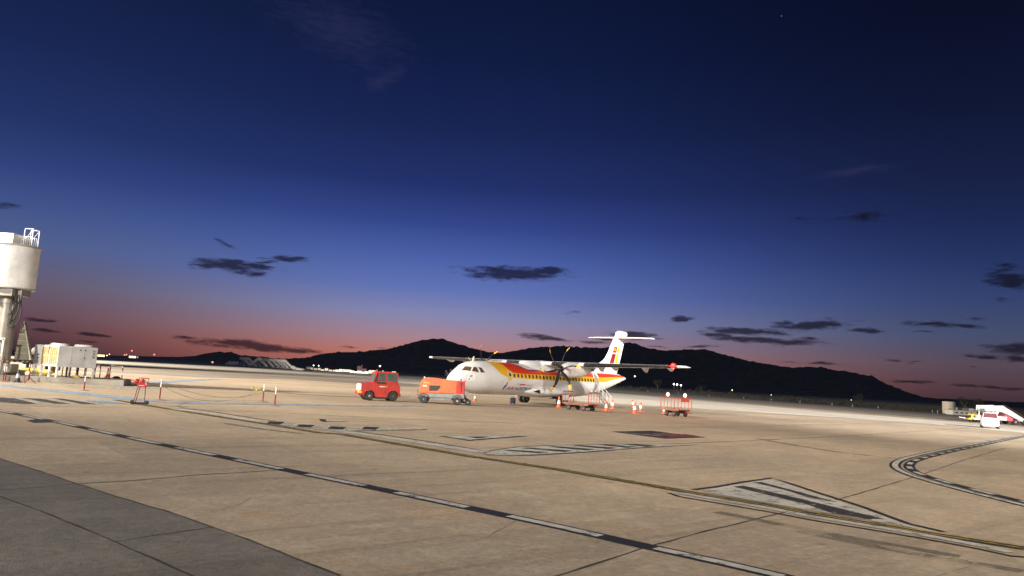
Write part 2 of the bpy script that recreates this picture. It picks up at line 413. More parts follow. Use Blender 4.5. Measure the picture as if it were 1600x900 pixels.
stripe('stripe_edge', [(1044,770.5)]+[(x, y+5.5) for x, y in wl]+[(1640,874)], .10, .009, P_black)
def poly(name, px, z, m):
    b = MB(); b.face([(*g(*p).xy, z) for p in px]); return struct(b.build(name, m))
# checker wedge left of centre
poly('checker_paint', [(400,656.5),(440,659),(470,663),(520,668),(573,668.5),(670,671),(640,672),(560,673),(533,675.5),(470,669.5),(420,662)], .016, P_whitew)
b = MB()
for x0, y0 in ((421,660.5),(468,665.5),(517,668.5),(570,669)):
    b.face([(*g(x0,y0-1.6).xy,.022),(*g(x0+24,y0-.6).xy,.022),(*g(x0+16,y0+3.4).xy,.022),(*g(x0-5,y0+2).xy,.022)])
struct(b.build('checker_patches', P_black))
stripe('stripe_edge', [(560,673.5),(640,672.6),(668,671.4)], .1, .02, P_black)
stripe('white_stripe', [(505,657.5),(537,658.2)], .7, .02, P_white)
stripe('stripe_edge', [(503,655.5),(506,659)], .25, .022, P_black)
# V mark
poly('v_mark_border', [(684,681.2),(733,689),(830,681.2),(760,682.5)], .010, P_black)
poly('v_mark', [(694,682.2),(733,687.7),(808,682.2)], .015, P_white)
poly('v_mark_centre', [(727,682.9),(745,685.5),(768,682.9)], .020, P_black)
# hatched wedge centre-right
poly('hatch_paint', [(756,710),(768,705.5),(812,699),(870,697),(966,695),(1050,695),(1085,695.5),(1010,699),(913,706.5),(830,711),(775,711.5)], .016, P_white)
stripe('hatch_border', [(756,710),(768,704.5),(812,698),(870,696),(966,694.2),(1050,694.2)], .08, .010, P_blackw); stripe('hatch_border', [(760,711.5),(830,711.8),(913,707.2),(1010,699.6),(1090,695.2)], .08, .010, P_blackw)
b = MB()
for (x0,y0,x1,y1) in ((785,704.5,850,708),(812,701,890,706),(855,698.8,925,703.5),(895,697.2,960,701.5),(935,696,990,699.5),(975,695.2,1020,698)):
    b.face([(*g(x0,y0).xy,.022),(*g(x0+12,y0-.7).xy,.022),(*g(x1+6,y1-.8).xy,.022),(*g(x1-10,y1+1).xy,.022)])
struct(b.build('hatch_bars', P_blackw))
# red and black board mark
poly('red_mark_base', [(955,674.6),(1018,673.2),(1104,683.5),(1040,685.6)], .010, P_black)
poly('red_mark', [(1043,680.5),(1072,678.6),(1095,682.8),(1043,684.8)], .016, P_red)
stripe('red_mark_line', [(975,676.5),(1035,682.3)], .12, .020, P_white); stripe('red_mark_line', [(1000,679.2),(1055,679)], .14, .021, P_whitew)
# left zebra
poly('zebra_paint', [(-30,620.5),(60,621),(110,623.5),(160,629),(165,632),(100,632),(30,631.5),(-30,629)], .006, P_whitew)
b = MB()
for q_ in (((-20,620),(22,622.6),(58,631.3),(34,631.3),(-20,627)),((35,622.5),(62,623.2),(110,631.2),(86,631.2)),((81,622.5),(98,623.2),(152,632),(128,631.4))):
    b.face([(*g(*p).xy, .012) for p in q_])
struct(b.build('zebra_bars', P_blackw))
poly('dark_patch', [(41,657.5),(60,655),(84,657),(84,660),(52,660.8)], .0095, P_black)
# large striped arrow, lower right
stripe('arrow_border', [(1083,765.5),(1120,761),(1160,753.8),(1206,747.2),(1235,756),(1265,766),(1350,793),(1420,819),(1475,831.5)], .13, .010, P_black)
poly('arrow_paint', [(1100,766.5),(1160,756),(1204,749.5),(1232,758),(1262,768.5),(1340,794),(1420,821.5),(1433,827),(1267,798.5),(1110,771.5)], .016, P_white)
b = MB()
for q_ in (((1146,761.5),(1162,760.2),(1262,783.5),(1345,804),(1388,813.2),(1350,812),(1300,803.5),(1262,790)),((1176,755),(1190,754.5),(1252,771),(1290,781.5),(1308,786.3),(1268,780.5),(1228,767))):
    b.face([(*g(*p).xy, .022) for p in q_])
struct(b.build('arrow_bars', P_blackw))
# curving stand line on the right
outer = G([(1660,671.5),(1587,682),(1500,698),(1450,708),(1413,717),(1399,725),(1404,734),(1433,746),(1500,765),(1600,790),(1700,815)])
inner = [p for p in outer]
b = MB(); ribbon(b, outer, .34, .008, 0, curve=True); ribbon(b, outer, .34, .009, .42, curve=True); struct(b.build('curve_border', P_black))
b = MB(); ribbon(b, outer, .18, .014, 0, curve=True); struct(b.build('curve_line', P_white))
sp = smoothp([Vector((p.x, p.y, 0)) for p in outer], 14); b = MB(); acc_ = 0
L_ = 0
off_ = []
for i, p in enumerate(sp):
    d = (sp[min(i+1, len(sp)-1)]-sp[max(i-1, 0)]).normalized(); off_.append(p+Vector((-d.y, d.x, 0))*.42)
tot = sum((off_[i+1]-off_[i]).length for i in range(len(off_)-1)); s = .3
while s < tot-1:
    seg = along(off_, s, s+.95)
    if len(seg) > 1: ribbon(b, seg, .17, .015)
    s += 1.9
struct(b.build('curve_dashes', P_white))
# blue stand lines
stripe('blue_line', [(-20,600),(50,607.5),(100,612.5),(200,623.5),(250,627.5),(300,629.5),(430,631.7),(550,634),(655,634.5)], 1.15, .010, P_blue)
stripe('blue_line_edge', [(-20,598.5),(50,605.5),(100,610),(200,621),(250,625.2),(300,627),(430,629.5)], .45, .006, P_whitew)
stripe('blue_line', [(180,604),(210,606),(250,608)], .9, .010, P_blue)
stripe('blue_line', [(222,598.5),(260,597),(300,594.2),(345,592.2)], 1.5, .010, P_blue)
stripe('blue_line', [(150,626),(172,629.5),(192,630.5)], 1.1, .013, P_blue)
stripe('pale_line', [(60,600),(190,606),(225,606)], 2.2, .006, P_whitew)
# slab joints
for px in ([(-20,770),(0,776),(60,797),(120,822),(178,847),(240,873),(310,905)], [(-20,712),(0,717),(60,736),(120,756),(180,776),(256,798),(333,824),(390,844),(460,872),(530,900)],
           [(-20,768),(0,766),(60,762),(120,756),(200,752),(300,743),(400,737),(440,734)], [(178,847),(240,837),(333,824)],
           [(860,903),(920,885),(1000,858),(1100,831),(1250,795),(1330,775),(1430,745),(1500,721),(1570,700)]):
    stripe('slab_joint', px, .035, .006, M_joint, .012)
for px in ([(190,632),(300,640),(430,645),(560,651.5),(700,658),(900,664),(1100,667),(1200,666),(1350,662),(1500,656)], [(1040,694),(1150,689.5),(1300,682.5),(1420,675),(1540,667)]):
    stripe('slab_joint', px, .07, .006, M_joint, .02)
M_crack = mat('crack_filler', (.17,.14,.11), .9, var=.5)
for px in ([(330,800),(370,790),(392,778)], [(460,730),(540,723),(660,717)], [(668,716),(680,717.3),(672,718)], [(930,750),(960,756),(1000,764),(1030,772)], 
           [(700,715),(760,722),(830,731)], [(1150,668),(1280,676),(1400,690)], [(1450,905),(1530,880)], [(820,805),(760,840),(700,835)]):
    stripe('pavement_crack', px, .012, .005, M_crack, .010)
# rubber streaks on the manoeuvring lanes
P_rub = paint_mat('tyre_rubber', (.17,.145,.11,1), 1.0, 1.0)
for px, wd in (([(1180,685),(1300,705),(1400,716)], .35), ([(1120,800),(1300,835),(1500,870)], .3), ([(1250,830),(1400,860),(1600,893)], .3)):
    stripe('tyre_marks', px, wd, .0035, P_rub, 0, True)

# ------------------------------------------------------------ hills
sil = [(-200,556),(150,555.5),(280,558),(308,556),(325,552),(345,550.5),(362,551.5),(378,556),(400,557.5),(440,561),(480,559),(500,553.5),(530,551),(560,549.5),(600,546.5),(625,541),(640,536.5),(660,531.5),(680,529.5),(697,532),(720,539),(745,546),(765,550),(785,551.5),(805,549),(830,544),(850,541.5),(880,540.5),(920,543),(950,543),(965,538),(979,535.5),(993,536),(1005,541.5),(1018,545),(1040,548),(1070,546.5),(1100,546.5),(1142,559),(1187,567),(1232,574),(1270,572.5),(1319,580),(1360,587),(1390,602),(1412,611),(1428,616.5),(1442,621),(1470,623.5),(1600,629),(1800,640)]
def sil_y(x):
    for i in range(len(sil)-1):
        if sil[i][0] <= x <= sil[i+1][0]:
            t = (x-sil[i][0])/(sil[i+1][0]-sil[i][0]); t = t*t*(3-2*t)*.35+t*.65
            return sil[i][1]*(1-t)+sil[i+1][1]*t
    return 640
from mathutils import noise as mn
b = MB(); cols = []
NX, NY = 640, 34
for i in range(NX+1):
    x = -200+2000*i/NX; y = sil_y(x)
    D = 2400.0; p = at(x, y, D); ridge = p.z; dirx = p.x/D
    col_ = []
    for j in range(NY+1):
        v = j/NY                       # 0 foot in front, ~.72 ridge, 1 behind
        if v <= .72: d = 1350+(D-1350)*(v/.72); h = (v/.72); h = h*h*(3-2*h)*.5+h*.5; h = ridge*h
        else: d = D+(v-.72)/.28*900; h = ridge*cos((v-.72)/.28*pi/2)
        X = dirx*d; Y = d
        amp = min(1, v*3)*min(1, ridge/30+.25)
        n = mn.fractal(Vector((X*.004, Y*.004, 0)), 1, 2, 4)*14*min(1, v*2)*(1-abs(v-.72)*.8 if v < .7 else 0) if v < .7 else 0
        bump_ = (mn.noise(Vector((X*.055, Y*.055, 3)))+mn.noise(Vector((X*.13, Y*.13, 7)))*.6)*4.6*amp
        col_.append((X, Y, max(-5, h+n*(ridge/120)+bump_)))
    cols.append(col_)
b.loft(cols, cap=False, closed=False)
M_hill = mat('wooded_hillside', (.05,.055,.06), 1, var=.5, vscale=.03, spec=.05)
hills = b.build('hills', M_hill); hills['kind'] = 'structure'
# ------------------------------------------------------------ scrub strip along the far edge of the apron
def shrub(b, x, y, s, n=90):
    cs = [(random.gauss(0, s*.5), random.gauss(0, s*.4), random.uniform(.2, .75)*s) for _ in range(5)]
    for _ in range(n):
        c = random.choice(cs)
        v = Vector((random.gauss(0, 1), random.gauss(0, 1), random.gauss(0, 1))).normalized()*random.uniform(.5, 1)*s*.45
        p = Vector((x+c[0]+v.x, y+c[1]+v.y, max(.05, c[2]+v.z))); r = s*random.uniform(.07, .15)
        a = Vector((random.gauss(0,1), random.gauss(0,1), random.gauss(0,1))).normalized(); e = a.orthogonal().normalized(); f = a.cross(e)
        b.face([p+e*r, p+f*r*.6, p-e*r, p-f*r*.6])
M_leaf = mat('scrub_leaves', (.03,.028,.02), .9, var=.4, vscale=.4, spec=.1)
M_leafd = mat('tree_leaves', (.022,.026,.018), .9, var=.4, vscale=.8, spec=.1)
b = MB()
for k in range(330):
    x = random.uniform(860, 1640) if k < 270 else random.uniform(460, 700)
    e = sum(((1000,612.6),(1150,623),(1300,634),(1450,645.6),(1650,662))[0:0], ()) or None
    ye = 612.6+(x-1000)*.0735 if x > 860 else 577.2+(x-450)*.062
    p = g(x, ye-random.uniform(1.2, 4.0))
    if p.length > 900 or p.y < 0: continue
    shrub(b, p.x, p.y, random.uniform(.5, 1.1)*min(1.8, p.y/180+.4), 45)
tag(b.build('scrub', M_leaf), 'low dry scrub growing along the far edge of the apron', 'scrub', kind='stuff')
# scattered trees that stand out dimly before the hill
def tree(x, y, D, h, label):
    p = at(x, y, D); p.z = 0
    t = empty('tree', p, 0, label, 'tree', 'trees below the hill')
    b = MB(); b.rod((0,0,0), (0,0,h*.45), h*.035, h*.02, 8)
    for k in range(6):
        a = k*1.05+random.random()*.5; b.rod((0,0,h*(.25+.03*k)), (cos(a)*h*.25, sin(a)*h*.25, h*(.55+.04*k)), h*.014, h*.006, 6)
    b.build('trunk', mat('bark', (.05,.04,.03), .95), t)
    b = MB()
    lobes = [(random.gauss(0,.19)*h, random.gauss(0,.19)*h, h*random.uniform(.45,.88)) for _ in range(14)]
    for _ in range(900):
        c = random.choice(lobes); v = Vector((random.gauss(0,1), random.gauss(0,1), random.gauss(0,1))).normalized()*random.uniform(.4,1)*h*.15
        q_ = Vector(c)+v; r = h*random.uniform(.012,.028)
        a = Vector((random.gauss(0,1), random.gauss(0,1), random.gauss(0,1))).normalized(); e = a.orthogonal().normalized(); f = a.cross(e)
        b.face([q_+e*r, q_+f*r*.7, q_-e*r, q_-f*r*.7])
    b.build('crown', M_leafd, t)
tree(1508, 640, 175, 4.0, 'taller dim tree behind the low sheds, left of its pair')
tree(1528, 640, 180, 3.7, 'shorter dim tree right behind the white passenger stairs')
tree(1028, 606, 330, 5.5, 'dim bushy tree below the hill under the red wingtip light')
tree(1095, 612, 300, 4.0, 'dim round tree at the foot of the hill right of the baggage cart')
tree(1344, 632, 230, 3.6, 'small dim tree on the far right slope foot above the apron edge')
# ------------------------------------------------------------ far lights
def lamp(x, y, D, r, m, label, group, hgt=None):
    p = at(x, y, D); t = empty('lamp_post', (p.x, p.y, 0), 0, label, 'lamp', group)
    b = MB(); b.rod((0,0,0), (0,0,max(.1, p.z-r)), .04, .03, 6); b.build('post', mat('lamp_steel', (.25,.25,.25), .5, .6), t)
    b = MB(); b.ball((0,0,max(.1,p.z)), r, 10); b.build('lamp_head', m, t)
EW = emit('white_lamp', (1,.97,.9), 6); EY = emit('yellow_lamp', (1,.75,.35), 5); ER = emit('red_lamp', (1,.12,.08), 5)
for x, y, l in ((1053,600.3,'left of the three white lights in a row below the red wingtip light'),(1058,600.8,'middle of the three white lights below the red wingtip light'),(1064,602,'right of the three white lights below the red wingtip light')):
    lamp(x, y, 420, .45, EW, l, 'lights at the foot of the hill')
lamp(992, 588, 900, .7, EW, 'single white light on the dark hillside right of the tail cone', 'lights at the foot of the hill')
lamp(1144, 609.5, 600, .35, EY, 'faint light on the dark hill foot right of the wingtip', 'lights at the foot of the hill')
lamp(593.6, 572, 420, .45, EW, 'white light on a post just above the red tug roof', 'lights at the foot of the hill')
lamp(490, 571, 420, .30, EW, 'faint light over the left end of the white container row', 'lights at the foot of the hill')
lamp(498, 571.5, 420, .25, EW, 'second faint light over the white container row', 'lights at the foot of the hill')
for x, y, m, r, l in ((206,548,ER,.8,'highest red obstruction light on the left horizon'),(241,554,ER,.8,'red light standing alone furthest right on the left horizon'),(194.5,554.6,ER,.7,'left of the paired red lights on the left horizon'),(197.5,554,ER,.7,'right of the paired red lights on the left horizon'),
                      (171,553.5,EY,.5,'small dim yellow light left of the paired red lights'),(167,555.5,EW,.5,'small dim white light beside the left yellow hangar light'),(215,558.3,ER,.6,'low pinkish light just right of the lit yellow kiosk'),(332,566,ER,.45,'small red light at the apron edge left of the white stairs')):
    lamp(x, y, 900 if y < 560 else 420, r, m, l, 'red and amber lights on the left horizon')
for x, y, l in ((1330,627,'small amber light low on the dark hill end at the right'),(905,598,'faint amber light under the tail cone at the hill foot'),(1205,617,'faint amber light at the far taxiway edge before the hill')): lamp(x, y, 500, .22, EY, l, 'lights at the foot of the hill')
# lit huts on the left horizon
for x, y, l in ((158,555.6,'brightly lit yellow kiosk beside the air conditioning unit, on the horizon'),(207,557.6,'brightly lit yellow kiosk right below the red horizon light')):
    p = at(x, y, 700); t = empty('lit_kiosk', (p.x, p.y, 0), 0, l, 'kiosk', 'lit kiosks on the horizon')
    zt = p.z+.7
    b = MB(); b.box(-2.6, 2.6, -1.5, 1.5, 0, zt-1.6); b.box(-2.8,2.8,-1.7,1.7,zt+.02,zt+.3); b.build('wall', mat('kiosk_wall', (.5,.45,.35), .8), t)
    b = MB(); b.box(-2.5, 2.5, -1.45, 1.45, zt-1.58, zt); b.build('window', emit('lit_window', (1,.78,.4), 3.2), t)
# edge lights: short teal markers along the shoulder
proto = None
for i, x in enumerate((1012,1060,1108,1162,1205,1250,1300,1332,1372,1457,1465)):
    y = 611.6+(x-1000)*.0745
    p = g(x, y)
    if proto is None:
        t = empty('edge_light', p, 0, 'small blue edge light on a short stake along the far taxiway edge', 'edge light', 'blue edge lights along the taxiway edge')
        b = MB(); b.rod((0,0,0),(0,0,.4),.05,n=6); b.build('stake', mat('stake', (.15,.15,.15), .5), t)
        b = MB(); b.lathe([(.09,.4),(.1,.5),(.06,.58),(.01,.6)], n=10); b.build('lens', emit('blue_lens', (.10,.22,.22), .05), t); proto = t
    else:
        t = copy_tree(proto); t.location = p

# ------------------------------------------------------------ aircraft
def interp(tab, x):
    xs = [t[0] for t in tab]; ys = [t[1] for t in tab]; n = len(xs)
    if x <= xs[0]: return ys[0]
    if x >= xs[-1]: return ys[-1]
    d = [(ys[i+1]-ys[i])/(xs[i+1]-xs[i]) for i in range(n-1)]
    m = [d[0]]+[0 if d[i-1]*d[i] <= 0 else 2*d[i-1]*d[i]/(d[i-1]+d[i]) for i in range(1, n-1)]+[d[-1]]
    i = max(k for k in range(n-1) if xs[k] <= x); h = xs[i+1]-xs[i]; t = (x-xs[i])/h
    return (2*t**3-3*t*t+1)*ys[i]+(t**3-2*t*t+t)*h*m[i]+(-2*t**3+3*t*t)*ys[i+1]+(t**3-t*t)*h*m[i+1]
TOP = [(0,1.80),(0.15,2.02),(0.62,2.4),(1.31,2.87),(1.8,3.12),(2.78,3.32),(4.4,3.38),(20,3.38),(23,3.34),(25,3.2),(26.5,3.0),(27.2,2.85)]
BOT = [(0,1.70),(0.15,1.42),(.6,1.15),(1.3,.95),(2.6,.78),(4,.72),(17,.72),(19,.86),(20.7,1.06),(21.6,1.25),(23.7,1.73),(25.5,2.2),(27.2,2.65)]
HW = [(0,.05),(.15,.33),(.6,.68),(1.3,.98),(2,1.2),(2.8,1.36),(4,1.43),(17.5,1.43),(20,1.3),(22,1.05),(24,.72),(26,.35),(27.2,.1)]
def sec(a):
    t, b_, w_ = interp(TOP, a), interp(BOT, a), interp(HW, a); return (t+b_)/2, (t-b_)/2, w_
def fpt(a, th, off=0, side=1):                # th degrees above the horizontal, side=1 port
    zc, hz, w_ = sec(a); th = radians(th)
    return Vector((a, -side*(w_+off)*cos(th), zc+(hz+off)*sin(th)))
def fz(a, z, off=0, side=1):
    zc, hz, w_ = sec(a); sn = max(-.999, min(.999, (z-zc)/hz)); return fpt(a, degrees(math.asin(sn)), off, side)
YB = [(3.6,3.5),(3.83,3.3),(4.0,3.10),(4.2,2.79),(4.63,2.46),(5.16,2.28),(5.82,2.15),(9.6,2.12),(13.4,2.16),(19.3,2.18),(20.6,2.22),(22.5,2.42),(24.4,2.62),(27.2,2.85)]
YR = [(5.3,3.5),(5.45,3.3),(5.65,3.0),(5.92,2.72),(6.35,2.58),(8,2.54),(12.5,2.6),(16,2.65),(19.5,2.67),(22.5,2.76),(25,2.84),(27.2,2.9)]
RT = [(6.9,3.5),(7.3,3.34),(7.8,3.22),(8.12,3.06),(8.66,2.94),(9.5,2.95),(12.5,3.0),(17,3.02),(20,3.06),(23,3.08),(25,3.05),(27.2,3.0)]
HD = radians(51.93)
plane = empty('airliner', (-4.48, 57.0, 0), HD, 'white twin-propeller airliner with yellow and red stripe parked on the apron', 'aircraft')
plane.scale = (1.014,)*3
def white_air(name, attr=False):
    m = bpy.data.materials.new(name); m.use_nodes = True; t = NT(m.node_tree); b = t.n['Principled BSDF']
    o = t.new('ShaderNodeTexCoord').outputs['Object']
    n1 = t.noise(t.mapping(o, sc=(.4, 1, 1)), 1.2, 5, .6)
    c = t.mix(t.smooth(n1, .35, .75), (.72,.73,.74,1), (.63,.635,.64,1))
    # panel seams
    sp_ = t.new('ShaderNodeSeparateXYZ'); t.l.new(o, sp_.inputs[0])
    seam = t.math('LESS_THAN', t.math('ABSOLUTE', t.math('SUBTRACT', t.math('FRACT', t.math('MULTIPLY', sp_.outputs[0], .45)), .5)), .006)
    c = t.mix(t.math('MULTIPLY', seam, .35), c, (.3,.3,.3,1))
    if attr:
        def A_(nm):
            a = t.new('ShaderNodeAttribute', attribute_name=nm); return a.outputs['Fac']
        yb, yr, rt = A_('yb'), A_('yr'), A_('rt')
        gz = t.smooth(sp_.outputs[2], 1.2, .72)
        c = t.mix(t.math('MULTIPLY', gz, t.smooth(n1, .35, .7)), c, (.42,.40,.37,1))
        y_ = t.math('MULTIPLY', t.math('GREATER_THAN', yb, 0), t.math('LESS_THAN', rt, 0))
        c = t.mix(y_, c, (.72,.42,.02,1))
        r_ = t.math('MULTIPLY', t.math('GREATER_THAN', yr, 0), t.math('LESS_THAN', rt, 0))
        c = t.mix(r_, c, (.60,.045,.02,1))
        pu = t.math('MULTIPLY', t.math('MULTIPLY', t.math('GREATER_THAN', rt, -.10), t.math('LESS_THAN', rt, .0)), t.math('LESS_THAN', sp_.outputs[0], 11))
        c = t.mix(pu, c, (.22,.03,.12,1))
    t.l.new(c, b.inputs['Base Color']); b.inputs['Roughness'].default_value = .32; b.inputs['Coat Weight'].default_value = .25
    return m
M_air = white_air('aircraft_white'); M_fus = white_air('fuselage_livery', True)
M_blk = mat('black_rubber', (.012,.012,.013), .55, var=.3)
M_glass = mat('cockpit_glass', (.10,.055,.045), .08, var=.3)
M_win = mat('cabin_glass', (.05,.035,.02), .15, var=.2)
M_metal = mat('aluminium', (.45,.45,.46), .35, .8)
M_gun = mat('gunmetal', (.03,.03,.033), .4, .4)
# fuselage
NS = 72; st = [0,.03,.07,.12,.18,.26,.36,.48,.6,.75,.9,1.1,1.3,1.5]+[1.5+.1*k for k in range(1, 84)]+[9.9+.2*k for k in range(1, 87)]
st = sorted(set(round(x, 3) for x in st if x <= 27.2)) + [27.2]
rings = []
for a in st: rings.append([fpt(a, 360*k/NS) for k in range(NS)])
b = MB(); b.loft(rings); fus = b.build('fuselage', M_fus, plane, True, 60)
me = fus.data
for nm, tab in (('yb', YB), ('yr', YR), ('rt', RT)):
    at_ = me.attributes.new(nm, 'FLOAT', 'POINT')
    for i, v in enumerate(me.vertices): at_.data[i].value = v.co.z-interp(tab, v.co.x)
# patches on the fuselage
def patch(name, corners, m, side=1, off=.008, n=6, rnd=False, parent=None):
    c0, c1, c2, c3 = [Vector((c[0], c[1], 0)) for c in corners]; b = MB(); rows = []
    for i in range(n+1):
        r = []
        for j in range(n+1):
            u, v = i/n, j/n
            if rnd:                         # squircle mapping rounds the corners
                U, V = 2*u-1, 2*v-1; k = .28
                u = .5+.5*U*sqrt(1-V*V*k); v = .5+.5*V*sqrt(1-U*U*k)
            p = c0.lerp(c1, u).lerp(c3.lerp(c2, u), v); r.append(fpt(p.x, p.y, off, side))
        rows.append(r)
    b.loft(rows, cap=False, closed=False); return b.build(name, m, parent or fus, True)
M_frame = mat('window_surround', (.75,.75,.74), .4)
def thp(c): return c
panes = [[(.90,58),(1.46,32.5),(1.72,48),(1.35,69)], [(1.56,29.5),(2.14,19.5),(2.13,43),(1.87,46.5)], [(2.30,18.8),(2.72,18.5),(2.53,38),(2.27,42)]]
for sd_ in (1, -1):
    for c in panes: patch('windscreen_pane', c, M_glass, sd_, .006)
patch('windscreen_pane', [(.86,66),(1.25,85),(1.25,89),(.74,86)], M_glass, 1, .006) if False else None
patch('nose_panel', [(1.10,-9),(1.78,-12),(1.76,16),(1.11,26)], mat('light_panel', (.78,.78,.78), .4), 1, .004, rnd=True)
patch('static_plate', [(1.30,8),(1.56,8),(1.56,14),(1.30,14)], mat('probe_grey', (.2,.2,.2), .4), 1, .008, rnd=True)
patch('static_plate', [(1.20,-4),(1.34,-4),(1.34,3),(1.20,3)], mat('probe_grey', (.2,.2,.2), .4), 1, .008, rnd=True)
# forward door
def zt(a, z):
    zc, hz, w_ = sec(a); return degrees(math.asin(max(-1, min(1, (z-zc)/hz))))
def zpatch(name, a0, a1, z0, z1, m, side=1, off=.008, rnd=True, sl=0, parent=None):
    return patch(name, [(a0, zt(a0, z0)), (a1, zt(a1, z0)), (a1+sl, zt(a1, z1)), (a0+sl, zt(a0, z1))], m, side, off, 6, rnd, parent)
d0 = zpatch('door_surround', 5.46, 6.10, 1.86, 2.74, mat('door_trim', (.74,.60,.25), .4), 1, .004)
d1 = zpatch('service_door', 5.50, 6.06, 1.90, 2.70, mat('door_white', (.62,.50,.20), .4), 1, .008)
zpatch('door_window', 5.66, 5.92, 2.26, 2.54, M_win, 1, .012, parent=d1)
for sd_ in (1, -1):
    k = 0; a = 6.36
    while a < 19.0:
        if not (sd_ == 1 and abs(a-99) < 1): zpatch('cabin_window', a-.12, a+.12, 2.20, 2.50, M_win, sd_, .008)
        a += .515
zpatch('cargo_seam', 4.75, 4.95, 1.55, 1.9, mat('seam_grey', (.6,.6,.6), .5), 1, .004)
# lettering
def text_mesh(s_, size, bold=0.0, shear=0.0, fontspace=1.0):
    cu = bpy.data.curves.new('t', 'FONT'); cu.body = s_; cu.size = size; cu.offset = bold; cu.shear = shear; cu.space_character = fontspace; cu.resolution_u = 3
    o = bpy.data.objects.new('t', cu); COL.objects.link(o); bpy.context.view_layer.update()
    me = bpy.data.meshes.new_from_object(o.evaluated_get(bpy.context.evaluated_depsgraph_get()))
    bpy.data.objects.remove(o); return me
def text_on(name, s_, size, m, fn, parent, bold=0.0, shear=0.0, sp_=1.0, fit=None):
    me = text_mesh(s_, size, bold, shear, sp_)
    xs = [v.co.x for v in me.vertices]; w_ = max(xs); k = fit/w_ if fit else 1
    for v in me.vertices: v.co = fn(v.co.x*k, v.co.y)
    me.name = name; me.materials.clear(); me.materials.append(m)
    o = bpy.data.objects.new(name, me); COL.objects.link(o); o.parent = parent; return o
I_red = mat('lettering_red', (.5,.03,.04), .5); I_blue = mat('lettering_blue', (.02,.06,.28), .5)
text_on('lettering', 'AIR', .34, I_red, lambda x, y: fz(5.68+x, 1.20+y, .012), fus, .008, .25, 1.05, 0.95)
text_on('lettering', 'NOSTRUM', .34, I_blue, lambda x, y: fz(6.78+x, 1.20+y, .012), fus, .008, .25, 1.05, 2.3)
text_on('lettering', 'IBERIA', .17, I_red, lambda x, y: fz(7.15+x, 1.60+y, .012), fus, .008, .1, 1, .85)
text_on('lettering', 'regional', .14, mat('lettering_pink', (.6,.25,.22), .5), lambda x, y: fz(8.06+x, 1.60+y, .012), fus, .002, .1, 1, .95)
b = MB(); q_ = [(5.2,1.22),(5.32,1.17),(5.42,1.3),(5.5,1.5),(5.58,1.84),(5.48,1.80),(5.32,1.62),(5.2,1.42)]
b.face([fz(x, z, .012) for x, z in q_]); b.build('emblem', mat('emblem_blue', (.03,.03,.22), .5), fus)
b = MB(); b.face([fz(x, z, .012) for x, z in [(6.9,1.68),(6.98,1.68),(6.97,1.76),(6.91,1.76)]]); b.build('emblem', I_red, fus)
# antennas
b = MB(); b.prism([(2.55,3.25),(2.85,3.3),(2.83,3.68),(2.72,3.68)], -.02, .02); b.build('antenna', M_air, fus)
for ax in (4.4, 6.9): b = MB(); b.rod((ax,0,3.37),(ax,0,3.53),.018); b.build('antenna', M_metal, fus)
for ax, az_ in ((1.55,.93),(5.5,.73)): b = MB(); b.rod((ax,0,az_),(ax,0,az_-.13),.02); b.build('drain_mast', M_metal, fus)
# belly fairing with wheel sponsons
FH = [(8.2,.9),(8.8,1.2),(9.6,1.6),(10.6,1.95),(12.2,2.02),(13.4,1.8),(14.3,1.35),(14.9,.9)]
b = MB(); rings = []
for k in range(41):
    a = 8.2+6.7*k/40; hw = interp(FH, a); e = sqrt(max(0.02, 1-((a-11.5)/3.4)**2)); r = []
    for j in range(48):
        th = 2*pi*j/48; c_, s_ = cos(th), sin(th)
        r.append((a, hw*(abs(c_)**.8)*(1 if c_ > 0 else -1), 1.12+.54*e*(abs(s_)**.9)*(1 if s_ > 0 else -1)))
    rings.append(r)
b.loft(rings); spn = b.build('gear_fairing', M_air, plane, True, 50)
b = MB(); b.face([(8.95,-1.50,1.13),(9.65,-1.72,.98),(9.62,-1.70,1.26),(9.5,-1.68,1.3)]); b.build('air_intake', M_blk, spn)
for sg in (-1, 1):
    b = MB(); b.prism([(11.6,.56),(13.3,.56),(13.9,.95),(12.0,.62)], sg*1.62-.5, sg*1.62+.42); b.build('wheel_bay', M_blk, spn)
# wing
def airfoil(cx, y, z, chord, th, n=14):
    up, lo = [], []
    for i in range(n+1):
        x = .5*(1-cos(pi*i/n)); t = 5*th*(.2969*sqrt(x)-.126*x-.3516*x*x+.2843*x**3-.1015*x**4)
        cam_ = .08*x*(1-x)*.5
        up.append((cx+x*chord, y, z+(t+cam_)*chord)); lo.append((cx+x*chord, y, z+(-t+cam_)*chord))
    return up+lo[::-1][1:-1]
def wsec(y):
    l = abs(y)
    if l < 4.9: return 11.0, 2.57, 3.56, .155
    t = (l-4.9)/(13.52-4.9); return 11.0+.72*t, 2.57-1.05*t, 3.56+.17*t, .155-.025*t
b = MB(); ys = [-13.52+27.04*k/56 for k in range(57)]
rg = []
for y in ys: cx, ch, z, th = wsec(y); rg.append(airfoil(cx, y, z, ch, th))
b.loft(rg); wing = b.build('wing', M_air, plane, True, 40)
def boot(y0, y1):
    b = MB(); rr = []
    for k in range(13):
        y = y0+(y1-y0)*k/12; cx, ch, z, th = wsec(y); pts = airfoil(cx-.006, y, z, ch+.01, th*1.03, 14)
        n = len(pts); idx = [n-3, n-2, n-1, 0, 1, 2, 3]
        rr.append([Vector(pts[i]) for i in idx])
    b.loft(rr, cap=False, closed=False); b.build('deicing_boot', M_blk, wing, True)
boot(-13.1,-5.0); boot(-3.2,-1.75); boot(1.75,3.2); boot(5.0,13.1)
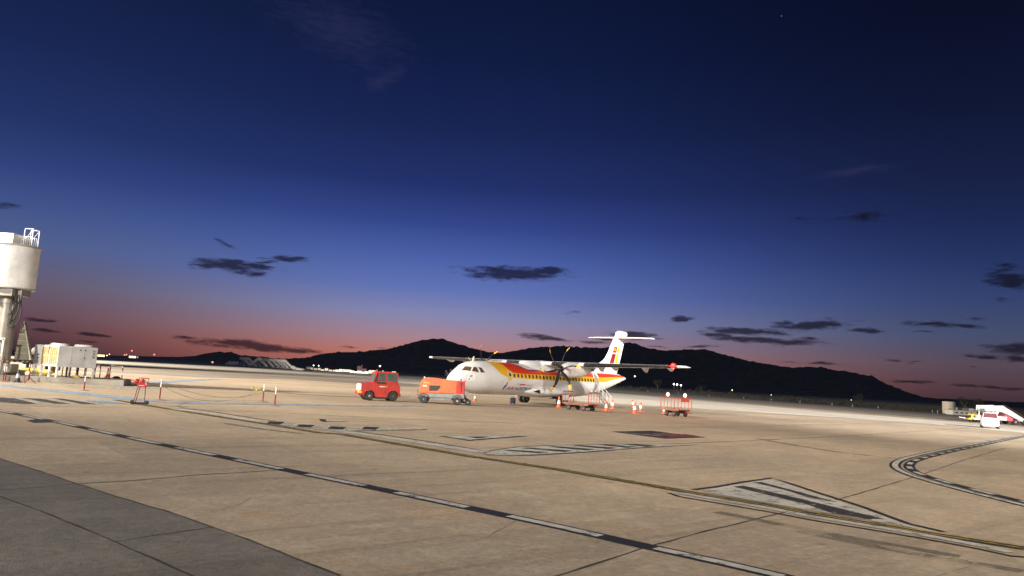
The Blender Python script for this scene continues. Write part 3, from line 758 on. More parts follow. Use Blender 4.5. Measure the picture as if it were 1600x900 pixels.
for sg in (-1, 1):
    b = MB()     # rounded wing tips
    cx, ch, z, th = wsec(13.52); rr = [airfoil(cx+.02*k*k, sg*(13.52+.05*k), z+.005, ch*(1-.05*k*k*.5), th*(1-.05*k*k)) for k in range(4)]
    b.loft(rr); b.build('wing_tip', M_air, wing, True, 40)
    for yy, s_ in ((5.6,1.15),(6.9,.9),(9.7,1.1),(11.9,.75)):
        cx, ch, z, th = wsec(yy); b = MB(); y = sg*yy; a0 = cx+ch*.5
        prof = [(a0,-.10,.03),(a0+.3,-.28*s_,.06),(a0+.7,-.42*s_,.07),(a0+1.0,-.42*s_,.05),(a0+1.25,-.2,.02)]
        rr = [[(a, y-w_, z-.02), (a, y+w_, z-.02), (a, y+w_*.7, z+d*.8), (a, y, z+d), (a, y-w_*.7, z+d*.8)] for a, d, w_ in prof]
        b.loft(rr); b.build('flap_fairing', M_air, wing, True, 50)
    b = MB()    # flap and aileron gap lines
    for y0, y1 in ((5.1,9.4),(9.5,13.3)):
        for up in (1, -1):
            p = []
            for k in range(9):
                y = y0+(y1-y0)*k/8; cx, ch, z, th = wsec(y); x = .74; t = 5*th*(.2969*sqrt(x)-.126*x-.3516*x*x+.2843*x**3-.1015*x**4); cm = .04*x*(1-x)
                p.append((cx+x*ch, sg*y, z+(up*t+cm)*ch+up*.004, ch))
            for i in range(8):
                a_, c_ = p[i], p[i+1]; b.face([a_[:3], c_[:3], (c_[0]+.02, c_[1], c_[2]-up*.001), (a_[0]+.02, a_[1], a_[2]-up*.001)])
    b.build('flap_gap', M_gun, wing)
# wing to body fairing
b = MB(); rings = []
for k in range(31):
    a = 8.9+7.0*k/30; e = sqrt(max(.01, 1-((a-12.2)/3.75)**2)); r = []
    for j in range(24):
        th = pi*j/23; r.append((a, 1.15*e**.5*cos(th), 2.9+(.92*e)*sin(th)))
    rings.append(r+[(a, -.6, 2.6), (a, .6, 2.6)])
b.loft(rings); b.build('wing_fairing', M_air, plane, True, 50)
# nacelles and propellers
NT_ = [(9.12,3.36),(9.4,3.5),(10.0,3.66),(10.8,3.76),(12,3.80),(13,3.74),(14,3.60),(14.7,3.52)]
NB = [(9.12,2.86),(9.35,2.52),(9.7,2.42),(10.5,2.42),(11.5,2.5),(12.6,2.7),(13.6,3.05),(14.7,3.42)]
NW = [(9.12,.28),(9.4,.40),(10,.48),(11,.52),(12.5,.48),(13.6,.36),(14.7,.1)]
for sg, ph in ((-1, 8), (1, 43)):            # local y: port is negative
    cy = sg*4.10
    b = MB(); rings = []
    for k in range(40):
        a = 9.12+5.58*k/39; t_, bo, hw = interp(NT_, a), interp(NB, a), interp(NW, a); r = []
        for j in range(36):
            th = 2*pi*j/36; c_, s_ = cos(th), sin(th); e = .8
            r.append((a, cy+hw*(abs(c_)**e)*(1 if c_ > 0 else -1), (t_+bo)/2+(t_-bo)/2*(abs(s_)**e)*(1 if s_ > 0 else -1)))
        rings.append(r)
    b.loft(rings); nac = b.build('engine_nacelle', M_air, plane, True, 50)
    b = MB(); b.lathe([(.02,9.12),(.2,9.14),(.22,9.3)], (0, cy, 2.68), 'x', 20); b.bm.verts.ensure_lookup_table()
    for v in b.bm.verts: v.co.z = 2.68+(v.co.z-2.68)*.75; v.co.y = cy+(v.co.y-cy)*1.25
    b.build('engine_intake', M_blk, nac, True)
    b = MB()   # cowling seam and exhaust stub
    b.lathe([(.09,0),(.09,.35),(.075,.35),(.075,.02)], (13.1, cy-.40, 3.2), 'x', 14); b.build('exhaust', M_gun, nac, True)
    b = MB()
    for a in (10.35, 11.9):
        t_, bo, hw = interp(NT_, a), interp(NB, a), interp(NW, a); r0, r1 = [], []
        for j in range(37):
            th = 2*pi*j/36; c_, s_ = cos(th), sin(th); e = .8
            for rr, aa in ((r0, a), (r1, a+.018)): rr.append((aa, cy+(hw+.004)*(abs(c_)**e)*(1 if c_ > 0 else -1), (t_+bo)/2+((t_-bo)/2+.004)*(abs(s_)**e)*(1 if s_ > 0 else -1)))
        b.loft([r0, r1], cap=False, closed=False)
    b.build('cowling_seam', mat('seam_dark', (.12,.12,.12), .6), nac)
    b = MB(); b.lathe([(.01,8.62),(.1,8.66),(.18,8.76),(.235,8.9),(.26,9.05),(.26,9.12)], (0, cy, 3.10), 'x', 28); hub = b.build('propeller_hub', M_gun, plane, True)
    for k in range(6):
        an = radians(ph+60*k)       # measured from outboard-port direction, +z up ; local y = -l
        er = Vector((0, -cos(an), sin(an))); et = Vector((0, -sin(an)*-1, cos(an)))
        et = Vector((0, sin(an), cos(an)))
        b = MB(); rr = []; tipm = []
        for i in range(15):
            f = i/14; r = .2+1.78*f
            chd = .14+.20*sin(pi*min(1, f*1.25+.12))*.9 if f < .72 else .33*sqrt(max(.03, 1-((f-.72)/.285)**2))
            sw = .12*sin(pi*f*.9)-.42*max(0, f-.55)**1.6*1.3
            tw = radians(72-25*f); cdir = et*cos(tw)+Vector((1,0,0))*sin(tw); nd = er.cross(cdir).normalized()
            c = Vector((8.93, cy, 3.10))+er*r+et*sw; th = .035*(1-f)+.012
            rr.append([c-cdir*chd/2, c+nd*th-cdir*chd*.1, c+cdir*chd/2, c-nd*th-cdir*chd*.1])
        b.mi = 0; b.loft(rr); bl = b.build('propeller_blade', [M_gun, mat('tip_yellow', (.75,.5,.05), .5)], hub, True, 60)
        for p in bl.data.polygons:
            if (p.center-Vector((8.93, cy, 3.10))).length > 1.66: p.material_index = 1
# tail fin
FIN = [(3.20,20.3,25.45,.17),(3.55,20.7,25.6,.17),(3.85,21.1,25.75,.16),(4.15,22.0,25.85,.15),(4.5,22.7,26.0,.15),(5.18,23.4,26.28,.14),(5.8,23.82,26.5,.14),(6.34,24.2,26.7,.13),(6.85,24.6,26.85,.12),(7.15,24.85,26.95,.12),(7.35,25.1,27.0,.11)]
def fin_le(z): return interp([(f[0], f[1]) for f in FIN], z), interp([(f[0], f[2]) for f in FIN], z), interp([(f[0], f[3]) for f in FIN], z)
def foil_z(z, n=16):
    le, te, th = fin_le(z); c = te-le; thk = .30 if z < 3.9 else .30-.05*(z-3.9); up, lo = [], []
    for i in range(n+1):
        x = .5*(1-cos(pi*i/n)); t = 5*(thk/2.9)*(.2969*sqrt(x)-.126*x-.3516*x*x+.2843*x**3-.1015*x**4)*2.9
        if z < 4.6: t *= 1
        up.append((le+x*c, t*.5*1.6, z)); lo.append((le+x*c, -t*.5*1.6, z))
    return up+lo[::-1][1:-1]
def fin_half(a, z):
    le, te, th = fin_le(z); c = te-le; x = max(0.001, min(.999, (a-le)/c)); thk = .30 if z < 3.9 else .30-.05*(z-3.9)
    return .8*5*thk*(.2969*sqrt(x)-.126*x-.3516*x*x+.2843*x**3-.1015*x**4)
b = MB(); b.loft([foil_z(3.2+4.15*k/24) for k in range(25)]); fin = b.build('tail_fin', M_air, plane, True, 40)
b = MB()   # bullet at the fin top
rings = []
for a, h, w_ in ((24.95,.05,.03),(25.15,.17,.10),(25.5,.27,.16),(26.2,.30,.17),(26.9,.28,.14),(27.2,.22,.08)):
    rings.append([(a, w_*cos(t*pi/8), 7.34+h*sin(t*pi/8)) for t in range(16)])
b.loft(rings); b.build('fin_cap', M_air, fin, True, 50)
b = MB(); b.rod((25.35,0,7.62),(25.35,0,7.72),.05,.04); b.build('beacon', mat('beacon_dark', (.05,.03,.04), .3), fin)
def finpoly(name, pts, m, off=.006):
    b = MB(); n = 8; q = [Vector((p[0], p[1], 0)) for p in pts]; rows = []
    for i in range(n+1):
        r = []
        for j in range(n+1):
            p = q[0].lerp(q[1], i/n).lerp(q[3].lerp(q[2], i/n), j/n); r.append((p.x, -(fin_half(p.x, p.y)+off), p.y))
        rows.append(r)
    b.loft(rows, cap=False, closed=False); return b.build(name, m, fin)
F_r = mat('fin_crimson', (.26,.015,.025), .4); F_r2 = mat('fin_red', (.42,.03,.02), .4); F_y = mat('fin_yellow', (.72,.42,.02), .4)
finpoly('fin_emblem', [(24.28,5.28),(25.0,5.30),(25.25,5.92),(24.62,5.90)], F_r2)
finpoly('fin_emblem', [(23.68,4.18),(24.62,4.20),(24.97,5.18),(24.22,5.16)], F_r)
finpoly('fin_emblem', [(25.12,5.30),(25.62,5.32),(25.78,5.80),(25.36,5.92)], F_y)
finpoly('fin_emblem', [(24.80,4.22),(25.42,4.24),(25.60,5.20),(25.08,5.18)], F_y)
finpoly('fin_emblem', [(24.58,5.50),(24.86,5.50),(24.96,5.74),(24.68,5.74)], F_y, .010)
b = MB()
for z in (3.9,):
    pass
for zz in [3.9+.05*k for k in range(58)]:        # rudder hinge line
    le, te, th = fin_le(zz); a = te-.9; b.face([(a, -(fin_half(a, zz)+.004), zz), (a+.025, -(fin_half(a, zz)+.004), zz), (a+.025, -(fin_half(a, zz+.05)+.004), zz+.05), (a, -(fin_half(a, zz+.05)+.004), zz+.05)])
b.build('rudder_seam', mat('seam_light', (.42,.42,.42), .6), fin)
b = MB(); rr = []
for k in range(31):
    y = -3.65+7.3*k/30; t = abs(y)/3.65; rr.append(airfoil(25.0+.45*t, y, 6.88, 1.75-.65*t, .11, 10))
b.loft(rr); tp = b.build('tailplane', M_air, plane, True, 40)
# tail light and wingtip lamps
b = MB(); b.ball((11.78, -12.75, 3.80), .19, 14); b.build('wingtip_light', emit('wingtip_red', (1,.005,.004), 22), wing, True)
pl = bpy.data.lights.new('wingtip_glow', 'POINT'); pl.energy = 260; pl.color = (1,.05,.03); pl.shadow_soft_size = .15
po = bpy.data.objects.new('wingtip_glow', pl); COL.objects.link(po); po.parent = plane; po.location = (11.55, -12.85, 3.95)
b = MB(); b.ball((11.85, 13.5, 3.75), .09, 10); b.build('wingtip_light', emit('wingtip_green', (.5,1,.75), 2.5), wing, True)
# landing gear
def wheel(b, x, y, r, wd, n=28):
    b.lathe([(r*.5,-wd/2),(r*.88,-wd/2),(r,-wd*.28),(r,wd*.28),(r*.88,wd/2),(r*.5,wd/2)], (x, y, r), 'y', n)
ng = bpy.data.objects.new('nose_gear', None); COL.objects.link(ng); ng.parent = plane
b = MB(); b.rod((1.7,0,.3),(1.75,0,1.1),.055); b.rod((1.7,-.2,.23),(1.7,.2,.23),.035); b.rod((1.72,0,.6),(2.3,0,1.0),.03); b.build('strut', M_metal, ng, True)
for y in (-.17, .17): b = MB(); wheel(b, 1.7, y, .23, .16); b.build('tyre', M_blk, ng, True); b = MB(); b.lathe([(.01,-.09),(.11,-.085),(.11,.085),(.01,.09)], (1.7, y, .23), 'y', 16); b.build('rim', mat('rim_grey', (.5,.5,.5), .4), ng, True)
b = MB(); b.box(1.35,2.05,-.32,-.29,.42,.95); b.box(1.35,2.05,.29,.32,.42,.95); b.build('gear_door', M_air, ng)
for sg in (-1, 1):
    mg = bpy.data.objects.new('main_gear', None); COL.objects.link(mg); mg.parent = plane
    y = sg*2.05
    b = MB(); b.rod((12.47, sg*1.5, .85),(12.47, y, .43),.07); b.rod((12.47,y-.32,.43),(12.47,y+.32,.43),.05); b.rod((12.2, sg*1.5,.8),(12.9,y,.5),.05); b.build('strut', M_metal, mg, True)
    for dy in (-.22, .22):
        b = MB(); wheel(b, 12.47, y+dy, .43, .27); b.build('tyre', M_blk, mg, True)
        b = MB(); b.lathe([(.01,-.12),(.17,-.14),(.2,-.13),(.2,.13),(.17,.14),(.01,.12)], (12.47, y+dy, .43), 'y', 18); b.build('rim', mat('rim_grey', (.5,.5,.5), .4), mg, True)
    b = MB(); b.box(11.9,12.9,y+sg*.40,y+sg*.44,.5,.95,.01); b.build('gear_door', M_air, mg)
# rear entry door with folding airstair
M_dark_in = mat('doorway_dark', (.30,.29,.27), .7)
zpatch('doorway', 18.98, 19.72, 1.30, 3.02, M_dark_in, 1, .010)
b = MB()
arc = [(18.95,1.3),(18.95,2.7),(19.05,2.95),(19.2,3.06),(19.5,3.06),(19.66,2.95),(19.76,2.7),(19.76,1.3)]
for i in range(len(arc)-1):
    p, q_ = fz(arc[i][0], arc[i][1], .03), fz(arc[i+1][0], arc[i+1][1], .03); b.rod(p, q_, .05, n=8)
b.build('door_frame', M_air, fus, True)
b = MB(); b.box(18.75,18.83,-1.95,-1.33,1.35,2.95,.02) if False else None
b.bm.free() if False else None
b = MB()
for k in range(7):
    f = k/6; x = -1.42-1.25*f; z = 1.22-1.12*f; b.box(19.05,19.66, x-.14, x+.1, z-.02, z+.03)
for xx in (19.03, 19.68):
    b.rod((xx,-1.38,1.28),(xx,-2.72,.04),.04)
b.build('airstair', M_metal, plane)
b = MB()
for xx in (19.03, 19.68):
    b.path([(xx,-1.42,2.2),(xx,-2.75,.95),(xx,-2.75,.2)], .025)
    for f in (.3,.65,1): b.rod((xx,-1.42-1.33*f,2.2-1.25*f),(xx,-1.42-1.33*f,1.25-1.15*f),.018)
b.build('airstair_rail', mat('rail_white', (.75,.75,.75), .4), plane, True)
b = MB(); b.rod((15.7,-.2,.74),(15.7,-.2,.02),.025); b.build('tail_prop', M_metal, plane)

# ------------------------------------------------------------ tug
RED = mat('tug_red', (.42,.018,.012), .4, dirt=.5, coat=.3, vscale=1.5)
RED2 = mat('trailer_red', (.60,.02,.02), .4, dirt=.25, vscale=1.5)
ORG = mat('trailer_orange', (.72,.14,.045), .4, dirt=.2, vscale=1.5, coat=.2)
GRY = mat('steel_grey', (.22,.23,.23), .45, .3, dirt=.5)
WHT = mat('equipment_white', (.72,.72,.70), .45, dirt=.25)
RIM = mat('wheel_rim', (.48,.46,.42), .45, .3, dirt=.4)
TGL = mat('cab_glass', (.10,.15,.14), .05, var=.1)
TGL.node_tree.nodes['Principled BSDF'].inputs['Alpha'].default_value = .5
def roadwheel(par, x, y, r, wd, name='wheel', rim=RIM):
    b = MB(); wheel(b, x, y, r, wd, 28); wh = b.build(name, M_blk, par, True, 40)
    b = MB(); b.lathe([(.01,-wd/2+.0),(r*.2,-wd/2-.01),(r*.25,-wd/2+.03),(r*.5,-wd/2+.03),(r*.56,-wd/2-.005),(r*.56,wd/2+.005),(r*.5,wd/2-.03),(r*.25,wd/2-.03),(r*.2,wd/2+.01),(.01,wd/2)], (x, y, r), 'y', 24); b.build('rim', rim, wh, True, 40)
    return wh
ang = radians(205); hb = .88
tug = empty('baggage_tug', (0,0,0), ang, 'red baggage tug with enclosed cab, parked left of the orange trailer', 'tug')
nleft = Vector((-sin(ang), cos(ang), 0)); tc_ = g(594.5, 626.4); tc_.z = 0
tug.location = tc_-nleft*.55
wy = .55
def arcpts(cx, cz, r, a0, a1, n=8): return [(cx+r*cos(radians(a0+(a1-a0)*k/n)), cz+r*sin(radians(a0+(a1-a0)*k/n))) for k in range(n+1)]
prof = [(hb+.56,.62),(hb+.62,.80),(hb+.58,1.18),(hb+.3,1.24),(hb-.55,1.34),(-hb-.30,1.34),(-hb-.50,1.05),(-hb-.52,.45)]+arcpts(-hb,.36,.43,180,0)[1:]+[(-hb+.50,.26),(hb-.50,.26)]+arcpts(hb,.34,.40,180,0)+[(hb+.45,.45)]
b = MB(); b.prism(prof, -.66, .66)
bmesh.ops.recalc_face_normals(b.bm, faces=b.bm.faces[:])
bmesh.ops.bevel(b.bm, geom=[e for e in b.bm.edges if e.calc_length() > .25], offset=.022, segments=2, affect='EDGES')
body = b.build('body', RED, tug, True, 40)
for sg in (1, -1):
    for cx, r in ((-hb,.43),(hb,.40)):
        b = MB(); o_ = arcpts(cx,.36,r+.07,190,-10,14); i_ = arcpts(cx,.36,r-.01,190,-10,14); b.prism(o_+i_[::-1], sg*.60, sg*.70)
        b.build('fender', RED, body, True, 40)
b = MB(); b.box(-hb+.02,hb-.02,-.5,.5,.15,.27); b.box(-.62*2,hb+.4,-.3,.3,.3,.5); b.build('chassis', M_blk, tug)
for x in (-hb, hb):
    for y in (wy, -wy): roadwheel(tug, x, y, .37 if x < 0 else .34, .24, rim=RIM if x > 0 else mat('rear_rim', (.12,.08,.06), .6))
# cab: posts, roof, glass
cab0, cab1, zr = -hb-.30, hb-.52, 2.05
cx_f0 = hb-.30                         # base of windscreen
b = MB()
roofp = [(cab0+.02,1.98),(cab0+.05,2.06),(cab0+.3,2.12),(cab1-.1,2.13),(cab1+.10,2.05),(cab1+.10,1.99)]
b.prism(roofp, -.60, .60)
for sg in (1, -1):
    y0, y1 = (.56,.61) if sg > 0 else (-.61,-.56)
    for q_ in (((cx_f0,1.30),(cx_f0+.07,1.30),(cab1+.10,2.02),(cab1+.02,2.02)), ((.02,1.30),(.10,1.30),(-.02+.04,2.02),(-.08+.02,2.02)) if False else ((cab1-.12,1.30),(cab1-.04,1.30),(cab1-.04,2.02),(cab1-.12,2.02)),
               ((-.36,1.30),(-.26,1.30),(-.26,2.02),(-.36,2.02)), ((cab0,1.30),(cab0+.08,1.30),(cab0+.08,2.02),(cab0,2.02))):
        b.prism(list(q_), y0, y1)
    b.box(cab0, cab1+.05, y0, y1, 1.30, 1.42)
b.box(cab0,cab0+.06,-.56,.56,1.3,1.42); b.box(cx_f0,cx_f0+.05,-.58,.58,1.3,1.36)
cab = b.build('cab', RED, tug, True, 30)
b = MB(); b.prism([(cx_f0+.03,1.36),(cx_f0+.045,1.36),(cab1+.075,1.99),(cab1+.06,1.99)], -.55, .55); b.build('windscreen', TGL, cab)
for x0, x1 in ((cab1-.04-.0, cab1-.0),):
    pass
for y in (.575, -.59):
    for x0, x1, nm in ((-.26, cab1-.12, 'side_window'), (cab0+.08, -.36, 'rear_quarter_window')):
        b = MB(); b.box(x0, x1, y, y+.015, 1.42, 1.99); b.build(nm, TGL, cab)
b = MB(); b.box(cab0+.02, cab0+.03, -.55, .55, 1.42, 1.98); b.build('rear_window', TGL, cab)
b = MB(); b.box(-.35,.15,-.35,.2,.9,1.35,.05); b.box(-.42,-.3,-.35,.2,1.2,1.85,.05); b.build('driver_seat', M_blk, tug, True)
b = MB(); b.rod((.15,.0,1.3),(.45,0,1.1),.02); b.lathe([(.16,0),(.19,.02),(.16,.04)], (.12,0,1.42), 'z', 18); b.build('steering_wheel', M_blk, tug, True)
dr = MB(); dr.box(-.30, cab1-.10, .655, .675, .55, 1.38, .008); door = dr.build('door', RED, tug); b = MB(); b.box(-.28,.45*hb,.676,.69,1.22,1.36); b.build('door_recess', M_blk, door)
text_on('lettering', 'IBERIA', .10, mat('marking_white', (.8,.8,.78), .5), lambda x, y: Vector((.18-x, .679, 1.0+y)), door, .004, .2, 1, .40)
b = MB(); b.face([(-.25,.68,.97),(-.30,.68,.97),(-.42,.68,1.12),(-.36,.68,1.12)]); b.build('marking', mat('marking_yellow', (.8,.45,.05), .5), door)
b = MB(); b.box(-.32,-.305,.6605,.668,.5,1.33); b.build('door_seam', M_gun, body)
b = MB(); b.box(.46,.475,.6605,.668,.72,1.30); b.build('hood_seam', M_gun, body)
b = MB(); b.box(-hb-.46,-hb-.42,.5,.64,.80,.95); b.build('tail_lamp', mat('tail_red', (.5,.1,.1), .3), body)
b = MB(); b.box(-.28,.36,.6605,.74,.20,.27); b.build('step', M_gun, tug)
gx = hb+.62
b = MB(); b.box(gx-.02,gx+.05,-.56,.56,.72,1.17,.02)
for k in range(7): b.box(gx+.05,gx+.065,-.5,.5,.76+.055*k,.78+.055*k)
b.build('grille', mat('grille_white', (.7,.7,.68), .5), tug)
b = MB(); b.box(gx-.12,gx+.16,-.64,.64,.42,.60,.03); b.build('bumper', [RED2], tug)
b = MB(); b.box(gx-.05,gx+.17,.3,.66,.52,.68,.02); b.build('coupling_guard', mat('hazard_amber', (.75,.5,.12), .5), tug)
for y in (-.45,.45): b = MB(); b.lathe([(.01,.02),(.08,.02),(.09,0)], (gx+.06,y,1.02), 'x', 14); b.build('headlight', mat('lamp_lens', (.7,.7,.65), .1), tug, True)
b = MB(); b.rod((cx_f0-.02,.68,1.45),(cx_f0+.02,.78,1.62),.012); b.box(cx_f0-.04,cx_f0,.72,.86,1.50,1.72,.015); b.build('mirror', M_blk, tug)
b = MB(); b.rod((cab1,.3,2.13),(cab1,.3,2.2),.05); b.ball((cab1,.3,2.22),.045); b.build('beacon', mat('beacon_amber', (.5,.12,.03), .3), tug, True)
b = MB(); b.box(cab0-.0,cab0+.22,-.3,-.1,2.1,2.17,.01); b.rod((cab1-.4,.45,2.13),(cab1-.4,.45,2.2),.04); b.build('roof_fitting', WHT, tug)
b = MB(); b.rod((-hb-.5,0,.45),(-hb-.68,0,.45),.05); b.box(-hb-.72,-hb-.66,-.12,.12,.35,.55); b.build('tow_hitch', M_blk, tug)

# ------------------------------------------------------------ ground power trailer
pA, pB = g(661.5, 630.0), g(714, 632.9); ang = atan2(pA.y-pB.y, pA.x-pB.x); nleft = Vector((-sin(ang), cos(ang), 0)); hb = (pA-pB).length/2
gpu = empty('power_trailer', (pA+pB)/2-nleft*.62, ang, 'orange and red ground power trailer parked under the airliner nose', 'trailer')
L0, L1 = -hb-.48, hb+.38
b = MB(); b.prism([(L0,.48),(L1-.12,.48),(L1-.05,.55),(L1,.72),(L0,.80)], -.70, .70)
b.box(-hb+.45,hb-.45,-.6,.6,.30,.47); chs = b.build('chassis', GRY, gpu)
hood = [(L0+.55,.80),(L1-.02,.74)]+[(L1,.9),(L1-.04,1.35),(L1-.12,1.62),(L1-.28,1.80),(L1-.6,1.88),(L1-1.3,1.86),(L0+1.3,1.78),(L0+.56,1.74)]
b = MB(); b.prism(hood, -.66, .66); bmesh.ops.bevel(b.bm, geom=[e for e in b.bm.edges if abs(e.verts[0].co.y-e.verts[1].co.y) < .01 and e.calc_length() > .1], offset=.05, segments=3, affect='EDGES')
hd = b.build('hood', ORG, gpu, True, 35)
b = MB(); b.box(L0+.02, L0+.56, -.68, .68, .80, 1.74, .03); b.box(L0+.02,L0+.09,-.72,.72,.80,1.78,.01); rp = b.build('rear_cabinet', RED2, gpu)
b = MB(); b.prism([(L0+.14,1.66),(L0+.36,1.66),(L0+.26,.90),(L0+.18,.95)], .683, .69); b.build('cabinet_recess', mat('recess_dark', (.12,.015,.015), .6), rp)
vx1 = L1-.72; b = MB(); b.prism([(vx1,1.32),(vx1-.02,.92),(vx1-.55,.94),(vx1-.75,1.10),(vx1-.85,1.34)], .655, .668); vent = b.build('vent_opening', M_gun, hd)
for k in range(5): 
    b = MB(); b.box(vx1-.72+.02*k,vx1-.03,.669,.675,.99+.075*k,1.003+.075*k); b.build('louvre', mat('louvre_grey', (.08,.08,.08), .5), vent)
b = MB(); b.box(L0+.86,L0+.875,.66,.667,.82,1.74); b.box(L0+1.3,L0+1.31,.66,.667,.82,1.76); b.build('hood_seam', mat('orange_dark', (.35,.06,.02), .6), hd)
text_on('lettering', 'IBERIA', .13, mat('lettering_amber', (.85,.45,.12), .5), lambda x, y: Vector((L1-.28-x, .668, 1.46+y)), hd, .004, .2, 1, .50)
b = MB(); b.box(L1-.55,L1-.24,.66,.668,1.22,1.31); b.build('plate', mat('marking_white', (.8,.8,.78), .5), hd)
text_on('lettering', 'DL', .17, mat('lettering_purple', (.35,.05,.3), .5), lambda x, y: Vector((L1-1.02-x, .668, 1.46+y)), hd, .003, 0, 1, .27)
b = MB(); b.box(L0+1.05,L0+1.15,.66,.675,.94,1.0); b.build('latch', M_gun, hd)
for x in (-hb, hb):
    for y in (.62,-.62): roadwheel(gpu, x, y, .30, .2, rim=RIM if x < 0 else mat('dull_rim', (.16,.15,.14), .6))
    for sg in (1,-1):
        b = MB(); o_ = arcpts(x,.30,.42,180,0,10); i_ = arcpts(x,.30,.36,180,0,10); b.prism(o_+i_[::-1], sg*.5, sg*.74); b.build('mudguard', M_gun, gpu, True)
b = MB(); b.rod((L1,0,.5),(L1+.15,0,.6),.04); b.rod((L1+.12,.3,.62),(L1+.12,.3,1.55),.02); b.rod((L1-.1,.3,.58),(L1+.14,.3,.62),.03); b.build('tow_bar', GRY, gpu)
b = MB(); b.rod((L0+.3,.3,1.75),(L0+.3,.3,1.84),.05); b.ball((L0+.3,.3,1.86),.05); b.build('beacon', mat('beacon_grey', (.15,.12,.1), .3), gpu, True)
b = MB(); b.lathe([(.02,.0),(.07,.0),(.07,.08),(.03,.12)], (L1-.34,.5,1.80), 'z', 12); b.build('work_lamp', mat('lamp_lens', (.7,.7,.65), .1), gpu, True)
b = MB(); b.rod((L0-.03,.1,.55),(L0-.3,.1,.4),.06); b.build('tow_arm', M_gun, gpu); b = MB(); b.box(L0-.1,L0-.02,-.6,.6,.42,.7,.02); b.build('rear_bumper', M_gun, gpu)
roadwheel(gpu, L0-.30, .25, .22, .14)

# ------------------------------------------------------------ baggage carts
def cart(loc, rz, label, discs, panel, L=2.5, Wd=1.45):
    t = empty('baggage_cart', loc, rz, label, 'baggage cart', 'baggage carts by the airliner')
    CR = mat('cart_red', (.34,.04,.025), .5, dirt=.45)
    b = MB(); b.box(-L/2, L/2, -Wd/2, Wd/2, .50, .56, .01); b.box(-L/2+.1,L/2-.1,-Wd/2+.1,-Wd/2+.16,.42,.50); b.box(-L/2+.1,L/2-.1,Wd/2-.16,Wd/2-.1,.42,.50); b.build('deck', mat('cart_deck', (.28,.13,.09), .7, dirt=.4), t)
    for sg in (-1, 1):
        x = sg*(L/2-.03); b = MB()
        b.path([(x,-Wd/2+.03,.55),(x,-Wd/2+.03,1.32),(x,-Wd/2+.12,1.40),(x,Wd/2-.12,1.40),(x,Wd/2-.03,1.32),(x,Wd/2-.03,.55)], .032)
        for k in (-1, 0, 1): b.rod((x,k*Wd*.25,.55),(x,k*Wd*.25,1.4),.022)
        b.build('end_rail', CR, t, True)
        b = MB(); b.box(sg*(L/2-.55)-.05, sg*(L/2-.55)+.05, -Wd/2+.1, Wd/2-.1, .24, .44); b.build('axle', M_gun, t)
        for y in (-Wd/2+.14, Wd/2-.14): roadwheel(t, sg*(L/2-.55), y, .21, .12, rim=mat('cart_rim', (.40,.12,.08), .6))
    b = MB(); b.rod((L/2,0,.4),(L/2+.55,0,.32),.035); b.lathe([(.05,0),(.09,.03),(.05,.06)], (L/2+.62,0,.30), 'z', 14); b.build('drawbar', CR, t, True)
    if panel: b = MB(); b.box(L/2-.02 if panel > 0 else -L/2-.02, L/2+.0 if panel > 0 else -L/2, -.42,.42,1.12,1.36); b.build('number_board', CR, t)
    for sg in discs:
        x = sg*(L/2-.03); b = MB(); b.lathe([(.01,-.03),(.16,-.03),(.17,0),(.16,.03),(.01,.03)], (x,0,1.60), 'x', 22); b.rod((x,0,1.4),(x,0,1.46),.02); b.build('marker_disc', mat('disc_white', (.85,.85,.83), .5), t, True)
    return t
def cart_at(px0, px1, **k): pass
U = Vector((.777,-.63,0)); V = Vector((.63,.777,0))
c1 = g(906, 642); c1 = Vector((5.75, 57.0, 0)); cart(c1, radians(-42), 'red flat baggage cart between two orange cones under the rear fuselage', (), 0)
c2 = Vector((12.95, 56.5, 0)); cart(c2, radians(-59), 'red baggage cart with two white discs standing apart on the right', (1, -1), 1, 1.9)

# ------------------------------------------------------------ cones
ORC = mat('cone_orange', (.70,.10,.03), .5, dirt=.15); CW = mat('cone_white', (.78,.77,.74), .5)
def cone(loc, h=.72, label='', cols=(ORC, CW), group='orange cones around the airliner', proto=None):
    if proto:
        t = copy_tree(proto); t.location = loc; t['label'] = label; t.scale = (h/.72,)*3; t.rotation_euler = (0,0,random.random()); return t
    t = empty('traffic_cone', loc, .3, label, 'traffic cone', group)
    b = MB(); b.box(-.2,.2,-.2,.2,0,.04,.01); b.lathe([(.15,.04),(.135,.1),(.108,.25)], n=20); b.build('base', cols[0], t, True, 30)
    b = MB(); b.lathe([(.107,.25),(.075,.48)], n=20); b.build('band', cols[1], t, True, 30)
    b = MB(); b.lathe([(.074,.48),(.045,.68),(.03,.72)], n=20); b.build('tip', cols[0], t, True, 30)
    t.scale = (h/.72,)*3; return t
k0 = cone(g(873,637), .92, 'tall orange and white cone beside the near main wheel of the airliner')
cone(g(742,626.5), .62, 'small orange cone standing under the nose of the airliner', proto=k0)
cone(g(947,643), .85, 'orange and white cone at the foot of the rear airstair', proto=k0)
cone(g(957,638.5), .82, 'orange cone just right of the airstair cone, further back', proto=k0)
cone(g(988.5,636.5), .80, 'furthest back orange cone, alone beyond the trio right of the airstair', proto=k0)
cone(g(991.5,646.5), .88, 'nearest orange and white cone of the trio in the open right of the airstair', proto=k0)
cone(g(1001,643.5), .82, 'orange cone just right of the nearest cone in the open', proto=k0)
cone(g(1037,646.5), .62, 'short orange cone half hidden behind the cart with white discs', proto=k0)

